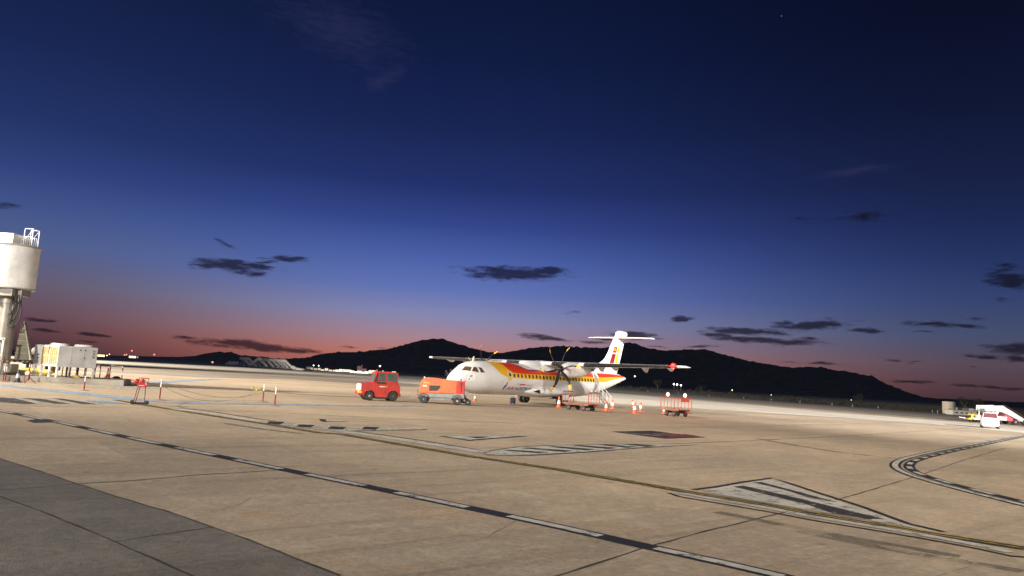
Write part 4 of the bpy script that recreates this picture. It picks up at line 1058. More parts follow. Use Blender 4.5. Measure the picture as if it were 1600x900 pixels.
# small dark box beneath the fuselage
p = g(801, 631); t = empty('dark_case', p, radians(20), 'small dark blue upright case on the ground under the fuselage', 'case')
b = MB(); b.box(-.22,.22,-.14,.14,.04,.52,.05); b.build('body', mat('case_blue', (.02,.022,.045), .5), t, True); b = MB(); b.path([(-.1,0,.5),(-.1,0,.6),(.1,0,.6),(.1,0,.5)], .014); b.build('handle', M_gun, t, True)
b = MB(); [b.rod((x,-.12,.03),(x,.12,.03),.03) for x in (-.16,.16)]; b.build('wheels', M_blk, t)

# ------------------------------------------------------------ air conditioning plinth and unit
Zp = .42
q0 = g(-60, 592.3); q1 = g(193, 603.3)
d = (q1-q0).normalized(); nb = Vector((-d.y, d.x, 0)); nb = nb if nb.y > 0 else -nb
q0 = q0-d*8
b = MB(); poly4 = [q0, q1, q1+nb*4.6, q0+nb*4.6]
b.prism([(p.x, p.y) for p in poly4], 0.0, Zp, 'z')
bmesh.ops.bevel(b.bm, geom=[e for e in b.bm.edges if e.calc_length() > .1], offset=.03, segments=2, affect='EDGES')
pln = b.build('concrete_plinth', mat('plinth_concrete', (.30,.28,.24), .85, dirt=.5, vscale=1.2, bump=.4)); tag(pln, 'low grey concrete plinth carrying the air conditioning unit', 'plinth')
# unit: near vertical edge seen at x = 91
E0 = g(87, 589.5, Zp)
rz = radians(60)
ac = empty('air_conditioning_unit', (E0.x, E0.y, Zp), rz, 'large pale grey air conditioning unit on white legs on the concrete plinth', 'air conditioner')
# local x along the plinth (away right), local y away to the left
z0, z1 = .74, 2.25; LX, LY = 2.8, 3.2
GR = mat('unit_grey', (.55,.56,.57), .5, dirt=.15, vscale=.8)
b = MB(); b.box(0, LX, 0, LY, z0, z1, .02); bd = b.build('casing', GR, ac)
for k in (1/3, 2/3): b = MB(); b.box(LX*k-.008, LX*k+.008, -.004, .0, z0+.05, z1-.05); b.build('panel_seam', mat('seam_dark2', (.25,.25,.25), .6), bd)
b = MB(); b.box(-.03,-.001,.02,LY*.68,z0+.05,z0+.14); b.box(-.03,-.001,.02,LY*.68,z1-.14,z1-.05)
for k in range(3): b.box(-.03,-.001,.02+LY*.33*k-.0,.10+LY*.33*k,z0+.14,z1-.14)
fr_ = b.build('grille_frame', mat('frame_cream', (.66,.58,.42), .5), ac)
for k in range(2):
    y0 = .10+LY*.33*k; y1 = .02+LY*.33*(k+1)
    b = MB(); b.box(-.012,-.002,y0,y1,z0+.14,z1-.14); gm = b.build('coil_grille', mat('coil_brown', (.28,.19,.09), .6), ac)
    b = MB()
    for j in range(1,4): yy = y0+(y1-y0)*j/4; b.box(-.028,-.012,yy-.015,yy+.015,z0+.14,z1-.14)
    b.box(-.026,-.0125,y0,y1,(z0+z1)/2-.02,(z0+z1)/2+.02); b.build('grille_bars', mat('frame_gold', (.60,.47,.25), .5), gm)
b = MB(); [b.box(-.012,-.001,LY*.78,LY*.84,z,z+.09) for z in (1.25,1.5)]; b.build('control_switches', M_gun, ac)
for yy in (.1, LY*.33, LY*.66, LY-.12):
    for xx in (.08, LX-.12): b = MB(); b.box(xx-.06,xx+.06,yy-.06,yy+.06,0,z0,.01); b.build('leg', WHT, ac)
for xx in (1.05, 1.85): b = MB(); b.rod((xx,.6,0),(xx,.6,z0),.07); b.build('pipe', M_gun, ac)
for k, (cx, cy_) in enumerate(((.95,LY*.55),(2.35,LY*.35))):
    b = MB(); b.lathe([(.60,z1),(.62,z1+.02),(.58,z1+.17),(.52,z1+.17),(.50,z1+.05),(.02,z1+.04)], (cx, cy_, 0), 'z', 32); b.build('fan_housing', WHT, ac, True, 40)
text_on('lettering', 'CIAT', .26, mat('lettering_dark', (.07,.08,.10), .5), lambda x, y: Vector((LX-.16-y, -.006, 1.42+x)), bd, .006, .15, 1.05, .68)
b = MB(); [b.box(x,x+.05,-.03,-.001,z,z+.1) for x, z in ((1.85,1.95),(1.85,1.4),(1.5,1.95),(2.45,1.5))]; b.build('latch', M_gun, bd)
# hoop barriers on the plinth
def hoop(p0, p1, zb, label, h=.95, cols=('rw')):
    t = empty('hoop_barrier', (p0.x, p0.y, zb), atan2(p1.y-p0.y, p1.x-p0.x), label, 'barrier', 'red and white hoop barriers on the plinth')
    L = (p1-p0).length; pts = [Vector((0,0,0)), Vector((0,0,h-.2)), Vector((.06,0,h-.06)), Vector((.2,0,h)), Vector((L-.2,0,h)), Vector((L-.06,0,h-.06)), Vector((L,0,h-.2)), Vector((L,0,0))]
    tot = sum((pts[i+1]-pts[i]).length for i in range(7)); n = int(tot/.28); s = 0
    b = MB()
    for k in range(n):
        seg = along(pts, tot*k/n, tot*(k+1)/n); b.mi = k % 2; b.path(seg, .042)
    b.build('rail', [mat('band_red', (.22,.03,.02), .5), CW], t, True)
def onp(x, y): return g(x, y, Zp)
hoop(onp(96.5,588.5), onp(147,590.8), Zp, 'red and white hoop barrier in front of the long side of the air conditioning unit')
hoop(onp(147.5,589.5), onp(155.5,589.8), Zp, 'narrow red and white hoop barrier at the right corner of the unit')
hoop(onp(171,589.2), onp(190,592), Zp, 'red and white hoop barrier right of the orange cone on the plinth')
hoop(onp(-30,585.5), onp(45,585.8), Zp, 'long red and white hoop barrier in front of the jet bridge column')
cone(onp(168,590.3), .78, 'orange and white cone standing on the plinth', group='cones on the plinth')
p = g(27, 597.5); tt = cone(p, .88, 'dark blue and white cone leaning at the plinth edge below the jet bridge', (mat('cone_dark', (.02,.025,.045), .5), mat('cone_pale', (.4,.42,.45), .5)), 'dark cone')
# yellow hose, dark tank, lamp etc. below the bridge
p = onp(40, 586); t = empty('yellow_hose', (p.x, p.y+1.2, Zp), radians(15), 'ribbed yellow air hose lying behind the barrier under the unit', 'hose')
b = MB(); n = 46; rr = []
for k in range(n):
    f = k/(n-1); x = -1.1+2.6*f; z = .24+.05*sin(f*5)+(.45*max(0, f-.7)/.3); rad = .22+(.02 if k % 2 else -.015)
    rr.append([(x, rad*cos(2*pi*j/16)+.1*sin(f*4), z+rad*sin(2*pi*j/16)) for j in range(16)])
b.loft(rr); b.build('hose_body', mat('hose_yellow', (.55,.40,.10), .7), t, True, 70)
p = onp(34, 583); t = empty('dark_duct', (p.x, p.y+2.0, Zp), radians(5), 'fat black air duct lying above the yellow hose', 'duct')
b = MB(); b.rod((-1.2,0,1.0),(1.0,0,1.0),.33,n=24); b.build('duct_body', M_blk, t, True); b = MB(); [b.box(x-.04,x+.04,-.3,.3,0,.72) for x in (-.8,.7)]; b.build('stand', M_gun, t)
p = onp(42, 580); t = empty('grey_tank', (p.x, p.y+2.6, Zp), radians(5), 'grey cylindrical tank behind the black duct', 'tank')
b = MB(); b.lathe([(.02,-1.3),(.30,-1.28),(.36,-1.2),(.36,.9),(.30,.98),(.02,1.0)], (0,0,1.75), 'x', 28); b.build('tank_body', mat('tank_grey', (.24,.23,.22), .5), t, True); b = MB(); [b.box(x-.05,x+.05,-.25,.25,0,1.45) for x in (-1,.6)]; b.build('stand', M_gun, t)
p = onp(50, 584); t = empty('orange_float_lamp', (p.x, p.y+1.6, Zp), 0, 'white and orange rounded lamp housing at the left end of the unit', 'lamp')
b = MB(); b.ball((0,0,2.05),.26,18,(1.1,1,.9)); b.build('housing', CW, t, True); b = MB(); b.lathe([(.27,1.92),(.29,1.98),(.27,2.02)], n=20); b.build('orange_band', ORC, t, True); b = MB(); b.rod((0,0,0),(0,0,1.85),.05); b.build('post', M_gun, t)
# ------------------------------------------------------------ jet bridge rotunda
JD = 53.0
c0 = at(-1, 575, JD); jb = empty('jet_bridge', (c0.x, c0.y, 0), 0, 'white jet bridge drum on a steel column at the left edge', 'jet bridge')
JW = mat('bridge_white', (.68,.68,.67), .5, dirt=.2, vscale=.8); STL = mat('galvanised_steel', (.30,.28,.25), .42, .55, dirt=.35, vscale=.8)
zb_, zt_ = at(20, 451, JD).z, at(25, 386, JD).z
b = MB(); b.lathe([(.60,.3),(.60,zb_-1.1),(.68,zb_-1.1),(.68,zb_-.95),(.60,zb_-.95),(.60,zb_-.4),(1.1,zb_-.35),(1.1,zb_-.02)], n=48); b.build('column', STL, jb, True, 40)
# corrugated drum
b = MB(); n = 280; R0 = 1.52
def rg2(z, R): return [((R+(.005 if k % 2 else -.005))*cos(2*pi*k/n), (R+(.005 if k % 2 else -.005))*sin(2*pi*k/n), z) for k in range(n)]
b.loft([rg2(zb_, R0-.05), rg2(zb_+.01, R0), rg2(zt_-.05, R0), rg2(zt_, R0-.05)]); drum = b.build('drum', JW, jb, True, 30)
b = MB(); b.lathe([(R0+.02,zt_-.02),(R0+.10,zt_),(R0+.10,zt_+.07),(R0-.1,zt_+.10),(.02,zt_+.12)], n=64); b.lathe([(R0+.0,zb_-.07),(R0+.06,zb_-.06),(R0+.06,zb_+.02),(R0,zb_+.03)], n=64); b.build('drum_rim', mat('rim_steel', (.35,.34,.32), .5), drum, True, 30)
b = MB(); b.box(-6.0,.52,-1.2,.8,zt_+.13,zt_+.82,.03); cab_ = b.build('roof_cabin', JW, jb); b = MB(); b.box(-.7,.3,-1.23,-1.201,zt_+.3,zt_+.62,.01); b.build('vent', mat('vent_grey', (.4,.4,.38), .5), cab_)
b = MB(); b.box(-9,-1.35,-1.7,1.6,zb_+.1,zt_+.05,.03); b.build('tunnel', JW, jb)
# guard rail on the drum roof
b = MB(); zr0 = zt_+.12
xs_ = [1.18,1.45,1.72,1.92]
for y in (-.45,.25):
    b.rod((.78,y,zr0),(.78,y,zr0+1.2),.03); b.rod((1.38,y,zr0),(1.38,y,zr0+1.2),.035)
    b.rod((.78,y,zr0+1.2),(1.38,y,zr0+1.2),.03); b.rod((.78,y,zr0+.62),(1.38,y,zr0+.62),.02)
    b.rod((.78,y,zr0+.3),(1.36,y,zr0+1.15),.015)
    for x in (.93,1.08,1.23): b.rod((x,y,zr0),(x,y,zr0+.62),.014)
b.rod((.55,-.45,zr0+.4),(.78,-.45,zr0+.4),.025); b.rod((.6,-.45,zr0),(.6,-.45,zr0+.4),.02)
b.rod((1.38,-.45,zr0+1.2),(1.38,.25,zr0+1.2),.03); b.rod((1.38,-.45,zr0+.6),(1.38,.25,zr0+.6),.02); b.build('guard_rail', mat('rail_white', (.75,.75,.75), .4), jb, True)
# brackets, cables
b = MB(); b.box(.75,1.3,-.7,.3,zb_-.55,zb_-.05,.02); b.box(-1.2,1.0,-1.25,-.9,zb_-.62,zb_-.1,.02); b.build('bracket', STL, jb)
b = MB()
for k in range(4):
    pts = []
    for i in range(13):
        f = i/12; pts.append(Vector((1.25-.12*k+.15*sin(f*5+k)-.35*f+(.5*sin(pi*f)*.5), -.75-.05*k, zb_-.5-(2.3-.3*k)*sin(pi*f*.55)-.0)))
    b.path(pts, .045, 6)
b.path([Vector((.75,-.8,zb_-.3)),Vector((1.0,-.85,zb_-1.4)),Vector((.85,-.85,zb_-2.6))], .06, 8)
b.build('cables', M_blk, jb, True)
b = MB(); b.box(.72,.98,-.75,-.45,zb_-1.75,zb_-1.25,.02); b.box(1.1,1.38,-.8,-.6,zb_-.95,zb_-.5,.02); b.build('junction_box', GRY, jb)
# slanted ribbed side panel and steel frame at the foot
b = MB(); za = at(33,503,JD).z; zb2 = at(40,562,JD).z
b.prism([(.95,za),(1.12,za+.05),(1.95,zb2),(.75,zb2)], .3, .55); sp2 = b.build('slanted_panel', mat('panel_olive', (.15,.14,.10), .6, dirt=.3), jb)
b = MB(); b.rod((1.12,.28,za+.05),(1.95,.28,zb2),.04)
for k in range(1,6): f = k/6; b.rod((.95-.2*f,.28,za+(zb2-za)*f),(1.12+.83*f,.28,za+(zb2-za)*f),.02)
b.build('panel_ribs', mat('rib_cream', (.34,.33,.27), .6), sp2)
zf = at(12,530,JD).z
b = MB(); b.box(-3,1.0,-1.3,-1.18,zf-.07,zf+.07); b.box(.82,.96,-1.3,-1.16,.4,zf); b.box(-3,-2.86,-1.3,-1.16,.4,zf); b.build('support_frame', mat('frame_grey', (.42,.42,.41), .5, dirt=.3), jb)
b = MB()
for k in range(14): b.box(-2.6+.19*k,-2.50+.19*k,-1.1,-1.0,.4,zf-.35)
b.box(-2.7,.1,-1.0,-.9,.4,zf-.4); b.build('equipment_cabinet', mat('cabinet_grey', (.25,.24,.21), .6, dirt=.4), jb)
b = MB(); b.box(.35,.62,-1.6,-1.4,.4,zf-1.0,.02); b.build('power_box', mat('box_pale', (.5,.5,.48), .5), jb)
b = MB(); b.box(-1.4,1.1,-1.2,1.2,Zp+.003,.75,.02); b.box(.9,1.5,-1.0,-.2,.6,1.2,.03); b.build('base_block', mat('base_grey', (.2,.19,.17), .7), jb)

# ------------------------------------------------------------ posts, ropes, small stands
POR = mat('post_red', (.20,.012,.012), .5); 
def post(px, h, label, proto=None):
    p = g(*px)
    if proto: t = copy_tree(proto); t.location = p; t['label'] = label
    else:
        t = empty('barrier_post', p, 0, label, 'barrier post', 'red and white rope posts')
        b = MB(); b.lathe([(.30,0),(.30,.02),(.06,.045),(.05,.06)], n=24); b.build('base', mat('post_base', (.25,.12,.10), .7), t, True, 40)
        b = MB(); b.rod((0,0,.05),(0,0,.58),.036,n=14); b.build('red_tube', POR, t, True)
        b = MB(); b.rod((0,0,.58),(0,0,.88),.026,n=14); b.rod((0,0,.88),(0,0,.92),.042,n=14); b.build('white_tube', CW, t, True)
    t.scale = (1,1,h/.92); return t
k1 = post((131,610.2), .86, 'red and white rope post in front of the concrete plinth')
post((249,625.2), 1.08, 'red and white rope post right of the red extinguisher trolley', k1)
post((410.5,628.3), 1.02, 'left of the two close red and white rope posts by the blue line', k1)
post((429,634.3), .98, 'right and nearer of the two close red and white rope posts', k1)
for x, l in ((4.5,'left of the paired red and white posts by the plinth at the left edge'),(8.0,'right of the paired red and white posts by the plinth at the left edge')): post((x,596.5), 1.0, l, k1)
def rope(name, a, c, sag, r, m, label, group=None):
    b = MB(); n = 18; pts = []
    for i in range(n+1):
        f = i/n; p = a.lerp(c, f); p.z = max(.02, p.z-sag*4*f*(1-f)); pts.append(p)
    b.path(pts, r, 6); return tag(b.build(name, m, None, True), label, 'rope', group)
M_rope = mat('rope_tan', (.22,.18,.12), .9)
P2, P3, P4, P1 = g(249,625.2), g(410.5,628.3), g(429,634.3), g(131,610.2)
up = lambda p, z: Vector((p.x, p.y, z))
rope('rope', up(P2,1.0), up(P3,.55), .52, .012, M_rope, 'upper slack tan rope between the trolley post and the paired posts', 'ropes')
rope('rope', up(P2,.8), up(P3,.8), .80, .012, M_rope, 'lower slack tan rope sagging almost to the ground beside the blue line', 'ropes')
rope('rope', up(P3,.9), up(P4,.8), .05, .012, M_rope, 'short tan rope joining the two close rope posts', 'ropes')
rope('rope', up(P3,.62), up(g(640,625),.25), .15, .012, M_rope, 'long thin rope running right from the paired posts towards the tug', 'ropes')
rope('rope', up(g(224,632),.85), up(P2,.98), .1, .012, M_rope, 'short tan rope from the extinguisher trolley to its post', 'ropes')
b = MB()
for k in range(9):
    a = P3+Vector((-.75+.08*k, .1, .72+.06*sin(k*1.2))); b.ball(a, .035, 8)
    if k in (1,4): b.ball(a+Vector((0,0,-.0)), .07, 8)
b.path([P3+Vector((-.75,.1,.72)), P3+Vector((-.45,.1,.6)), P3+Vector((-.1,.05,.62))], .02); b.path([P3+Vector((-.4,.1,.74)), P3+Vector((-.05,.05,.86))], .02)
tag(b.build('plastic_chain', mat('chain_yellow', (.30,.26,.06), .6), None, True), 'yellow and black plastic chain bunched at the left close rope post', 'chain')
# red extinguisher trolley
p = g(217.5, 632); fx = g(206, 632.3); fx2 = g(229, 633)
t = empty('extinguisher_trolley', p, atan2(fx2.y-fx.y, fx2.x-fx.x), 'red fire extinguisher trolley on two thin legs beside the blue line', 'trolley')
TR = mat('trolley_red', (.36,.02,.015), .5, dirt=.3); L = (fx2-fx).length/2
b = MB(); b.rod((-L,-.05,.06),(L,-.05,.06),.05,n=10)
b.build('base_bar', mat('bar_dark', (.03,.012,.012), .6), t)
for x in (-L, L): b = MB(); b.lathe([(.01,-.07),(.095,-.06),(.10,0),(.095,.06),(.01,.07)], (x,-.05,.10), 'y', 18); b.build('foot_roller', M_blk, t, True)
for x, dx in ((-L+.05,.12),(-L+.13,.13),(L-.1,-.02)): b = MB(); b.rod((x,-.05,.08),(x+dx,-.02,.82),.018,n=8); b.build('leg', mat('leg_dark', (.10,.015,.012), .6), t)
b = MB(); b.box(-L*.55,L*.78,-.14,.14,.80,1.02,.01); tb = b.build('tray', TR, t)
b = MB(); b.path([(-L*.55,.0,1.0),(-L*.35,.0,1.22),(L*.95,.0,1.22),(L*.78,.0,1.0)], .018); b.build('handle', TR, t, True)
for x in (-L*.72, L*.05): b = MB(); b.ball((x,-.03,1.07),.10,14,(1.1,1,1.2)); b.rod((x-.09,-.03,1.1),(x-.28,-.03,1.1),.02); b.build('extinguisher', TR, t, True)
text_on('lettering', 'FUEGO', .08, CW, lambda x, y: Vector((-L*.35+x, -.143, .87+y)), tb, .002, 0, 1, .36) if False else None
b = MB(); b.box(-L*.4,L*.4,-.146,-.1405,.86,.90); b.box(L*.5,L*.72,-.146,-.1405,.93,.98); b.build('label_strip', mat('strip_pale', (.6,.45,.4), .5), tb)
b = MB(); b.path([(L*.35,-.05,1.0),(L*.45,-.05,1.15),(L*.6,-.05,1.12),(L*.55,-.05,1.0)], .015); b.build('hose', mat('hose_tan', (.4,.2,.06), .6), t, True)
# small red tripod stand at the plinth
p = g(44, 599.2); t = empty('tripod_stand', p, .4, 'red tripod stand with a white ring in front of the plinth', 'stand')
b = MB(); [b.rod((0,0,.45),(.42*cos(a),.42*sin(a),.02),.02) for a in (0.2,2.3,4.4)]; b.rod((0,0,.2),(0,0,.8),.05); b.build('legs', POR, t, True)
b = MB(); b.lathe([(.09,-.03),(.13,-.03),(.13,.03),(.09,.03),(.09,-.03)], (-.12,-.05,.68), 'y', 20); b.build('ring', CW, t, True)
# amber chocks
for x, y, z_, l, m in ((119,590,Zp,'yellow wheel chock lying on the plinth under the unit', mat('chock_amber', (.55,.32,.04), .6)),(182,591,Zp,'black rubber chock on the plinth beside the right hoop barrier', M_blk)):
    p = g(x, y, z_); b = MB(); b.prism([(-.3,0),(.3,0),(.22,.1),(.1,.16),(-.1,.16),(-.22,.1)], -.1, .1); o = b.build('wheel_chock', m, None, False, 35, (p.x, p.y, z_)); tag(o, l, 'wheel chock')

# ------------------------------------------------------------ right hand side: passenger stairs, car, sheds
p = g(1560.5, 670.8); car = empty('white_car', (p.x-.0, p.y+1.3, 0), radians(60), 'white hatchback car seen from behind at the right edge', 'car')
CWt = mat('car_white', (.46,.46,.47), .45, coat=0, var=.03)
def carbody():
    # local x forward; rear faces -x
    secs = [(-1.95,.35,.82,.74),(-1.88,.25,.98,.80),(-1.6,.22,1.0,.83),(-.6,.22,1.0,.84),(.6,.22,.98,.84),(1.2,.22,.92,.82),(1.75,.25,.82,.76),(1.95,.35,.70,.66)]
    b = MB(); rr = []
    for x, z0_, z1_, w_ in secs:
        rr.append([(x,-w_*.9,z0_),(x,-w_,z0_+.12),(x,-w_,z1_-.12),(x,-w_*.93,z1_),(x,w_*.93,z1_),(x,w_,z1_-.12),(x,w_,z0_+.12),(x,w_*.9,z0_)])
    b.loft(rr); return b
bb = carbody().build('body', CWt, car, True, 40)
b = MB(); rr = []
for x, z1_, w_ in ((-1.80,1.0,.74),(-1.55,1.38,.62),(-.9,1.47,.60),(.1,1.45,.60),(.45,1.36,.62),(1.05,.98,.70)):
    rr.append([(x,-.76,.95),(x,-w_,z1_),(x,-w_*.6,z1_+.03),(x,w_*.6,z1_+.03),(x,w_,z1_),(x,.76,.95)])
b.loft(rr); rf = b.build('roof', CWt, car, True, 40)
CG = mat('car_glass', (.08,.03,.035), .35, spec=.2)
b = MB(); b.face([(-1.85,-.68,.99),(-1.85,.68,.99),(-1.59,.57,1.39),(-1.59,-.57,1.39)]); b.build('rear_window', CG, rf)
for sg in (-1,1): b = MB(); b.face([(-1.4,sg*.765,1.03),(.85,sg*.765,1.03),(.35,sg*.655,1.33),(-1.3,sg*.655,1.36)]); b.build('side_window', CG, rf)
b = MB(); b.box(-2.0,-1.93,-.70,.70,.40,.60,.02); b.build('bumper', mat('bumper_grey', (.20,.22,.26), .5), car)
for sg in (-1,1): b = MB(); b.box(-1.965,-1.90,sg*.55-.13,sg*.55+.13,.70,.86,.02); b.build('tail_light', mat('tail_red', (.5,.1,.1), .3), car)
b = MB(); b.box(-1.975,-1.95,-.24,.24,.64,.75); b.build('number_plate', CW, car)
for x in (-1.2,1.25):
    for y in (-.74,.74): roadwheel(car, x, y, .31, .2)
car.scale = (.84,.84,1.02)
# stairs truck, drive end left, stair foot to the right
pL = g(1536, 659.6); pR = g(1598, 664.5)
base = Vector((pL.x, pL.y, 0)); dd = Vector((1, .10, 0)).normalized()
Dst = 88.0
def AX(x, y): return at(x, y, Dst)
b0 = AX(1530, 650); sx_ = b0.x
stt = empty('passenger_stairs', (sx_, Dst, 0), radians(4), 'white passenger boarding stairs on a red and white truck, behind the white car', 'boarding stairs')
def XZ(x, y): p = AX(x, y); return p.x-sx_, max(0, p.z)
top = [XZ(1533,633.5), XZ(1560,633.5), XZ(1604,659.5), XZ(1598,661.5), XZ(1560,643.5), XZ(1551,641.5), XZ(1533,641.5)]
zl = min(t_[1] for t_ in top)
b = MB()
for y in (-.85,.80): b.prism(top, y, y+.05)
b.build('side_panel', mat('stairs_white', (.42,.42,.42), .4), stt)
b = MB(); x0, z0_ = XZ(1557,643); x1, z1_ = XZ(1600,661.5); n = 15
for k in range(n): f = k/n; b.box(x0+(x1-x0)*f, x0+(x1-x0)*f+.3, -.80,.80, z0_+(z1_-z0_)*f-.03, z0_+(z1_-z0_)*f+.03)
xp0, zp0 = XZ(1533,641.5); b.box(xp0, x0, -.8,.8, zp0-.05, zp0+.02); b.build('steps', GRY, stt)
b = MB()
for y in (-.9,.87): b.path([(XZ(1561,633.2)[0],y,XZ(1561,633.2)[1]+.08),(XZ(1606,659)[0],y,XZ(1606,659)[1]+.1)], .04)
b.build('handrail', mat('rail_dark', (.05,.02,.02), .5), stt)
for xa, xb in (((1541,651),(1548,640)),((1546,651),(1553,640)),((1550,651),(1556,640)),((1537,650),(1537,640))):
    for y in (-.7,.7): b = MB(); p_, q_ = XZ(*xa), XZ(*xb); b.rod((p_[0],y,p_[1]),(q_[0],y,q_[1]),.06); b.build('support_strut', WHT, stt)
x0, x1 = XZ(1534,650)[0], XZ(1566,650)[0]
b = MB(); b.box(x0, x1, -.95,.95, .45, XZ(1540,649.2)[1], .04); trk = b.build('truck_body', mat('truck_white', (.45,.44,.44), .4), stt)
zt2 = XZ(1540,649.2)[1]
for f0, f1 in ((.03,.21),(.27,.62)): b = MB(); b.box(x0+(x1-x0)*f0, x0+(x1-x0)*f1, -.975,-.951, .62, zt2-.12); b.build('red_panel', mat('panel_red', (.55,.07,.09), .5), trk)
b = MB(); b.box(x0+(x1-x0)*.74, x0+(x1-x0)*.96, -.975,-.951, .85, zt2-.1); b.build('cab_window', CG, trk)
x2 = XZ(1603,660)[0]
b = MB(); b.box(x1+.005, x2, -.8,.8, .42,.62,.02); b.prism([(x1+.01,.62),(x1+1.0,.62),(x1+.6,1.25),(x1+.01,1.5)],-.6,.6); b.build('chassis', mat('panel_red', (.55,.07,.09), .5), stt)
for x in (x0+.55, x1+1.1, x2-.5):
    for y in (-.8,.8): roadwheel(stt, x, y, .34, .22)
b = MB(); b.box(x0-.4,x0-.005,-.8,.8,.35,.55,.03); b.build('bumper', WHT, stt)
b = MB(); b.box(x2-.35,x2+.05,-.85,.85,.25,.5,.02); b.build('foot_step', WHT, stt)
# yellow tow unit left of the stairs
p = AX(1527, 652); yl = empty('yellow_loader', (p.x, Dst+1.5, 0), 0, 'yellow towing dolly with a white bar, left of the boarding stairs', 'dolly')
YM = mat('loader_yellow', (.62,.42,.06), .5, dirt=.3)
b = MB(); b.prism([(-1.2,.55),(.9,.45),(.9,.8),(.1,.95),(-.2,.8)], -.5,.5); b.box(-.4,1.0,-.5,.5,1.45,1.6); b.rod((-.2,-.4,.8),(.1,-.4,1.5),.08); b.rod((.6,-.4,.8),(.5,-.4,1.5),.08); b.rod((.2,0,.5),(.2,0,1.5),.2); b.build('frame', YM, yl)
b = MB(); b.rod((-1.2,0,.75),(-2.3,0,.82),.07); b.build('tow_bar', WHT, yl)
for x in (0,.7): 
    for y in (-.5,.5): roadwheel(yl, x, y, .25, .15)
yl.scale = (.62,.62,.62); yl.location = (at(1530,652,Dst).x, Dst+1.5, 0)
# sheds and tank past the apron edge
def shed(x0p, x1p, yb, yt, D, label, col, windows=0, roundt=False):
    a, c = at(x0p, yb, D), at(x1p, yb, D); top_ = at(x0p, yt, D).z; w_ = c.x-a.x
    nm = 'storage_tank' if roundt else 'low_shed'
    t = empty(nm, ((a.x+c.x)/2, D, 0), 0, label, 'tank' if roundt else 'shed')
    m = mat('shed_%d' % int(col[0]*1000), col, .8, dirt=.4)
    b = MB()
    if roundt: b.lathe([(w_/2,-.2),(w_/2,top_),(w_/2*.96,top_+.05),(.02,top_+.15)], n=40)
    else: b.box(-w_/2,w_/2,-1.2,1.2,-.1,top_,.03)
    wl_ = b.build('shell' if roundt else 'wall', m, t, roundt, 40)
    if not roundt: b = MB(); b.box(-w_/2-.1,w_/2+.1,-1.3,1.3,top_+.002,top_+.1); b.build('roof', mat('shed_roof', (.25,.24,.22), .8), t)
    for k in range(windows): b = MB(); x = -w_/2+w_*(k+.8)/(windows+.8); b.box(x-.25,x+.25,-1.23,-1.2,top_*.35,top_*.65); b.build('window', M_gun, wl_)
    return t
shed(1473.5,1492,643,627.5,150,'round beige storage tank at the apron edge below the hill', (.32,.28,.22), 0, True)
shed(1482.5,1520,647.5,640.5,140,'long low grey shed with dark openings in front of the storage tank', (.36,.35,.33), 4)
shed(1498,1514,643,637.5,152,'small pale shed standing behind the long low shed', (.30,.29,.27), 0)
shed(1515,1531,646,639,150,'grey shed between the long low shed and the yellow dolly', (.26,.25,.24), 1)

# ------------------------------------------------------------ far left: parked stairs, truck and container row
Df = 380.0
def astair(x0p, flip, label, proto=None):
    a = at(x0p, 570, Df)
    if proto: t = copy_tree(proto); t.location = (a.x, Df+random.uniform(-4,4), 0); t['label'] = label; t.scale = (-1 if flip else 1, 1, random.uniform(.95,1.05)); return t
    t = empty('mobile_stairs', (a.x, Df, 0), 0, label, 'mobile stairs', 'mobile boarding stairs parked in a row')
    m = mat('far_stairs', (.66,.67,.66), .5); b = MB()
    for y in (-.8,.75): b.prism([(-3.2,3.7),(-1.5,3.7),(2.6,.4),(2.6,1.5),(-1.3,5.0),(-3.2,5.0)], y, y+.06)
    b.build('side_panel', m, t)
    b = MB(); [b.box(-1.5+4.1*k/12,-1.2+4.1*k/12,-.75,.75,3.6-3.2*k/12,3.66-3.2*k/12) for k in range(12)]; b.box(-3.2,-1.4,-.75,.75,3.6,3.7); b.build('steps', GRY, t)
    b = MB(); b.box(-2.8,2.6,-.7,.7,.5,.75); [b.rod((x,y,.7),(x+.5,y,3.6),.09) for x in (-2.6,-1.2) for y in (-.65,.65)]; b.build('frame', mat('far_frame', (.45,.46,.45), .5), t)
    for x in (-2,2): 
        for y in (-.8,.8): roadwheel(t, x, y, .4, .25)
    return t
fs = astair(384, False, 'leftmost mobile stairs of the parked row on the left')
nth = ['second','third','fourth','fifth','sixth','seventh','eighth','ninth']
for i, x in enumerate((392,401,410,418,427,436,444,452)): astair(x, i in (1,), '%s mobile stairs from the left in the parked row' % nth[i], fs)
a = at(365, 568, Df); tr = empty('white_truck', (a.x, Df, 0), 0, 'white service truck parked left of the row of mobile stairs', 'truck')
b = MB(); b.prism([(-3.6,.6),(-1.8,.6),(-1.8,2.6),(-2.6,2.6),(-3.1,1.9),(-3.6,1.7)],-1,1); b.build('cab', mat('far_white', (.72,.72,.7), .5), tr)
b = MB(); b.box(-3.0,-2.2,-1.02,-1.001,1.7,2.35); b.build('cab_window', M_gun, tr)
b = MB(); b.box(-1.6,3.4,-1,1,.7,.95); b.lathe([(.05,-1.0),(.75,-1.0),(.85,-.8),(.85,2.2),(.75,2.5),(.05,2.5)], (0,0,1.75), 'x', 24); b.box(-1.4,-.9,-1,1,.95,2.3); b.build('tank', mat('far_white', (.72,.72,.7), .5), tr, True, 40)
for x in (-2.7,1.8,2.9):
    for y in (-.9,.9): roadwheel(tr, x, y, .48, .3)
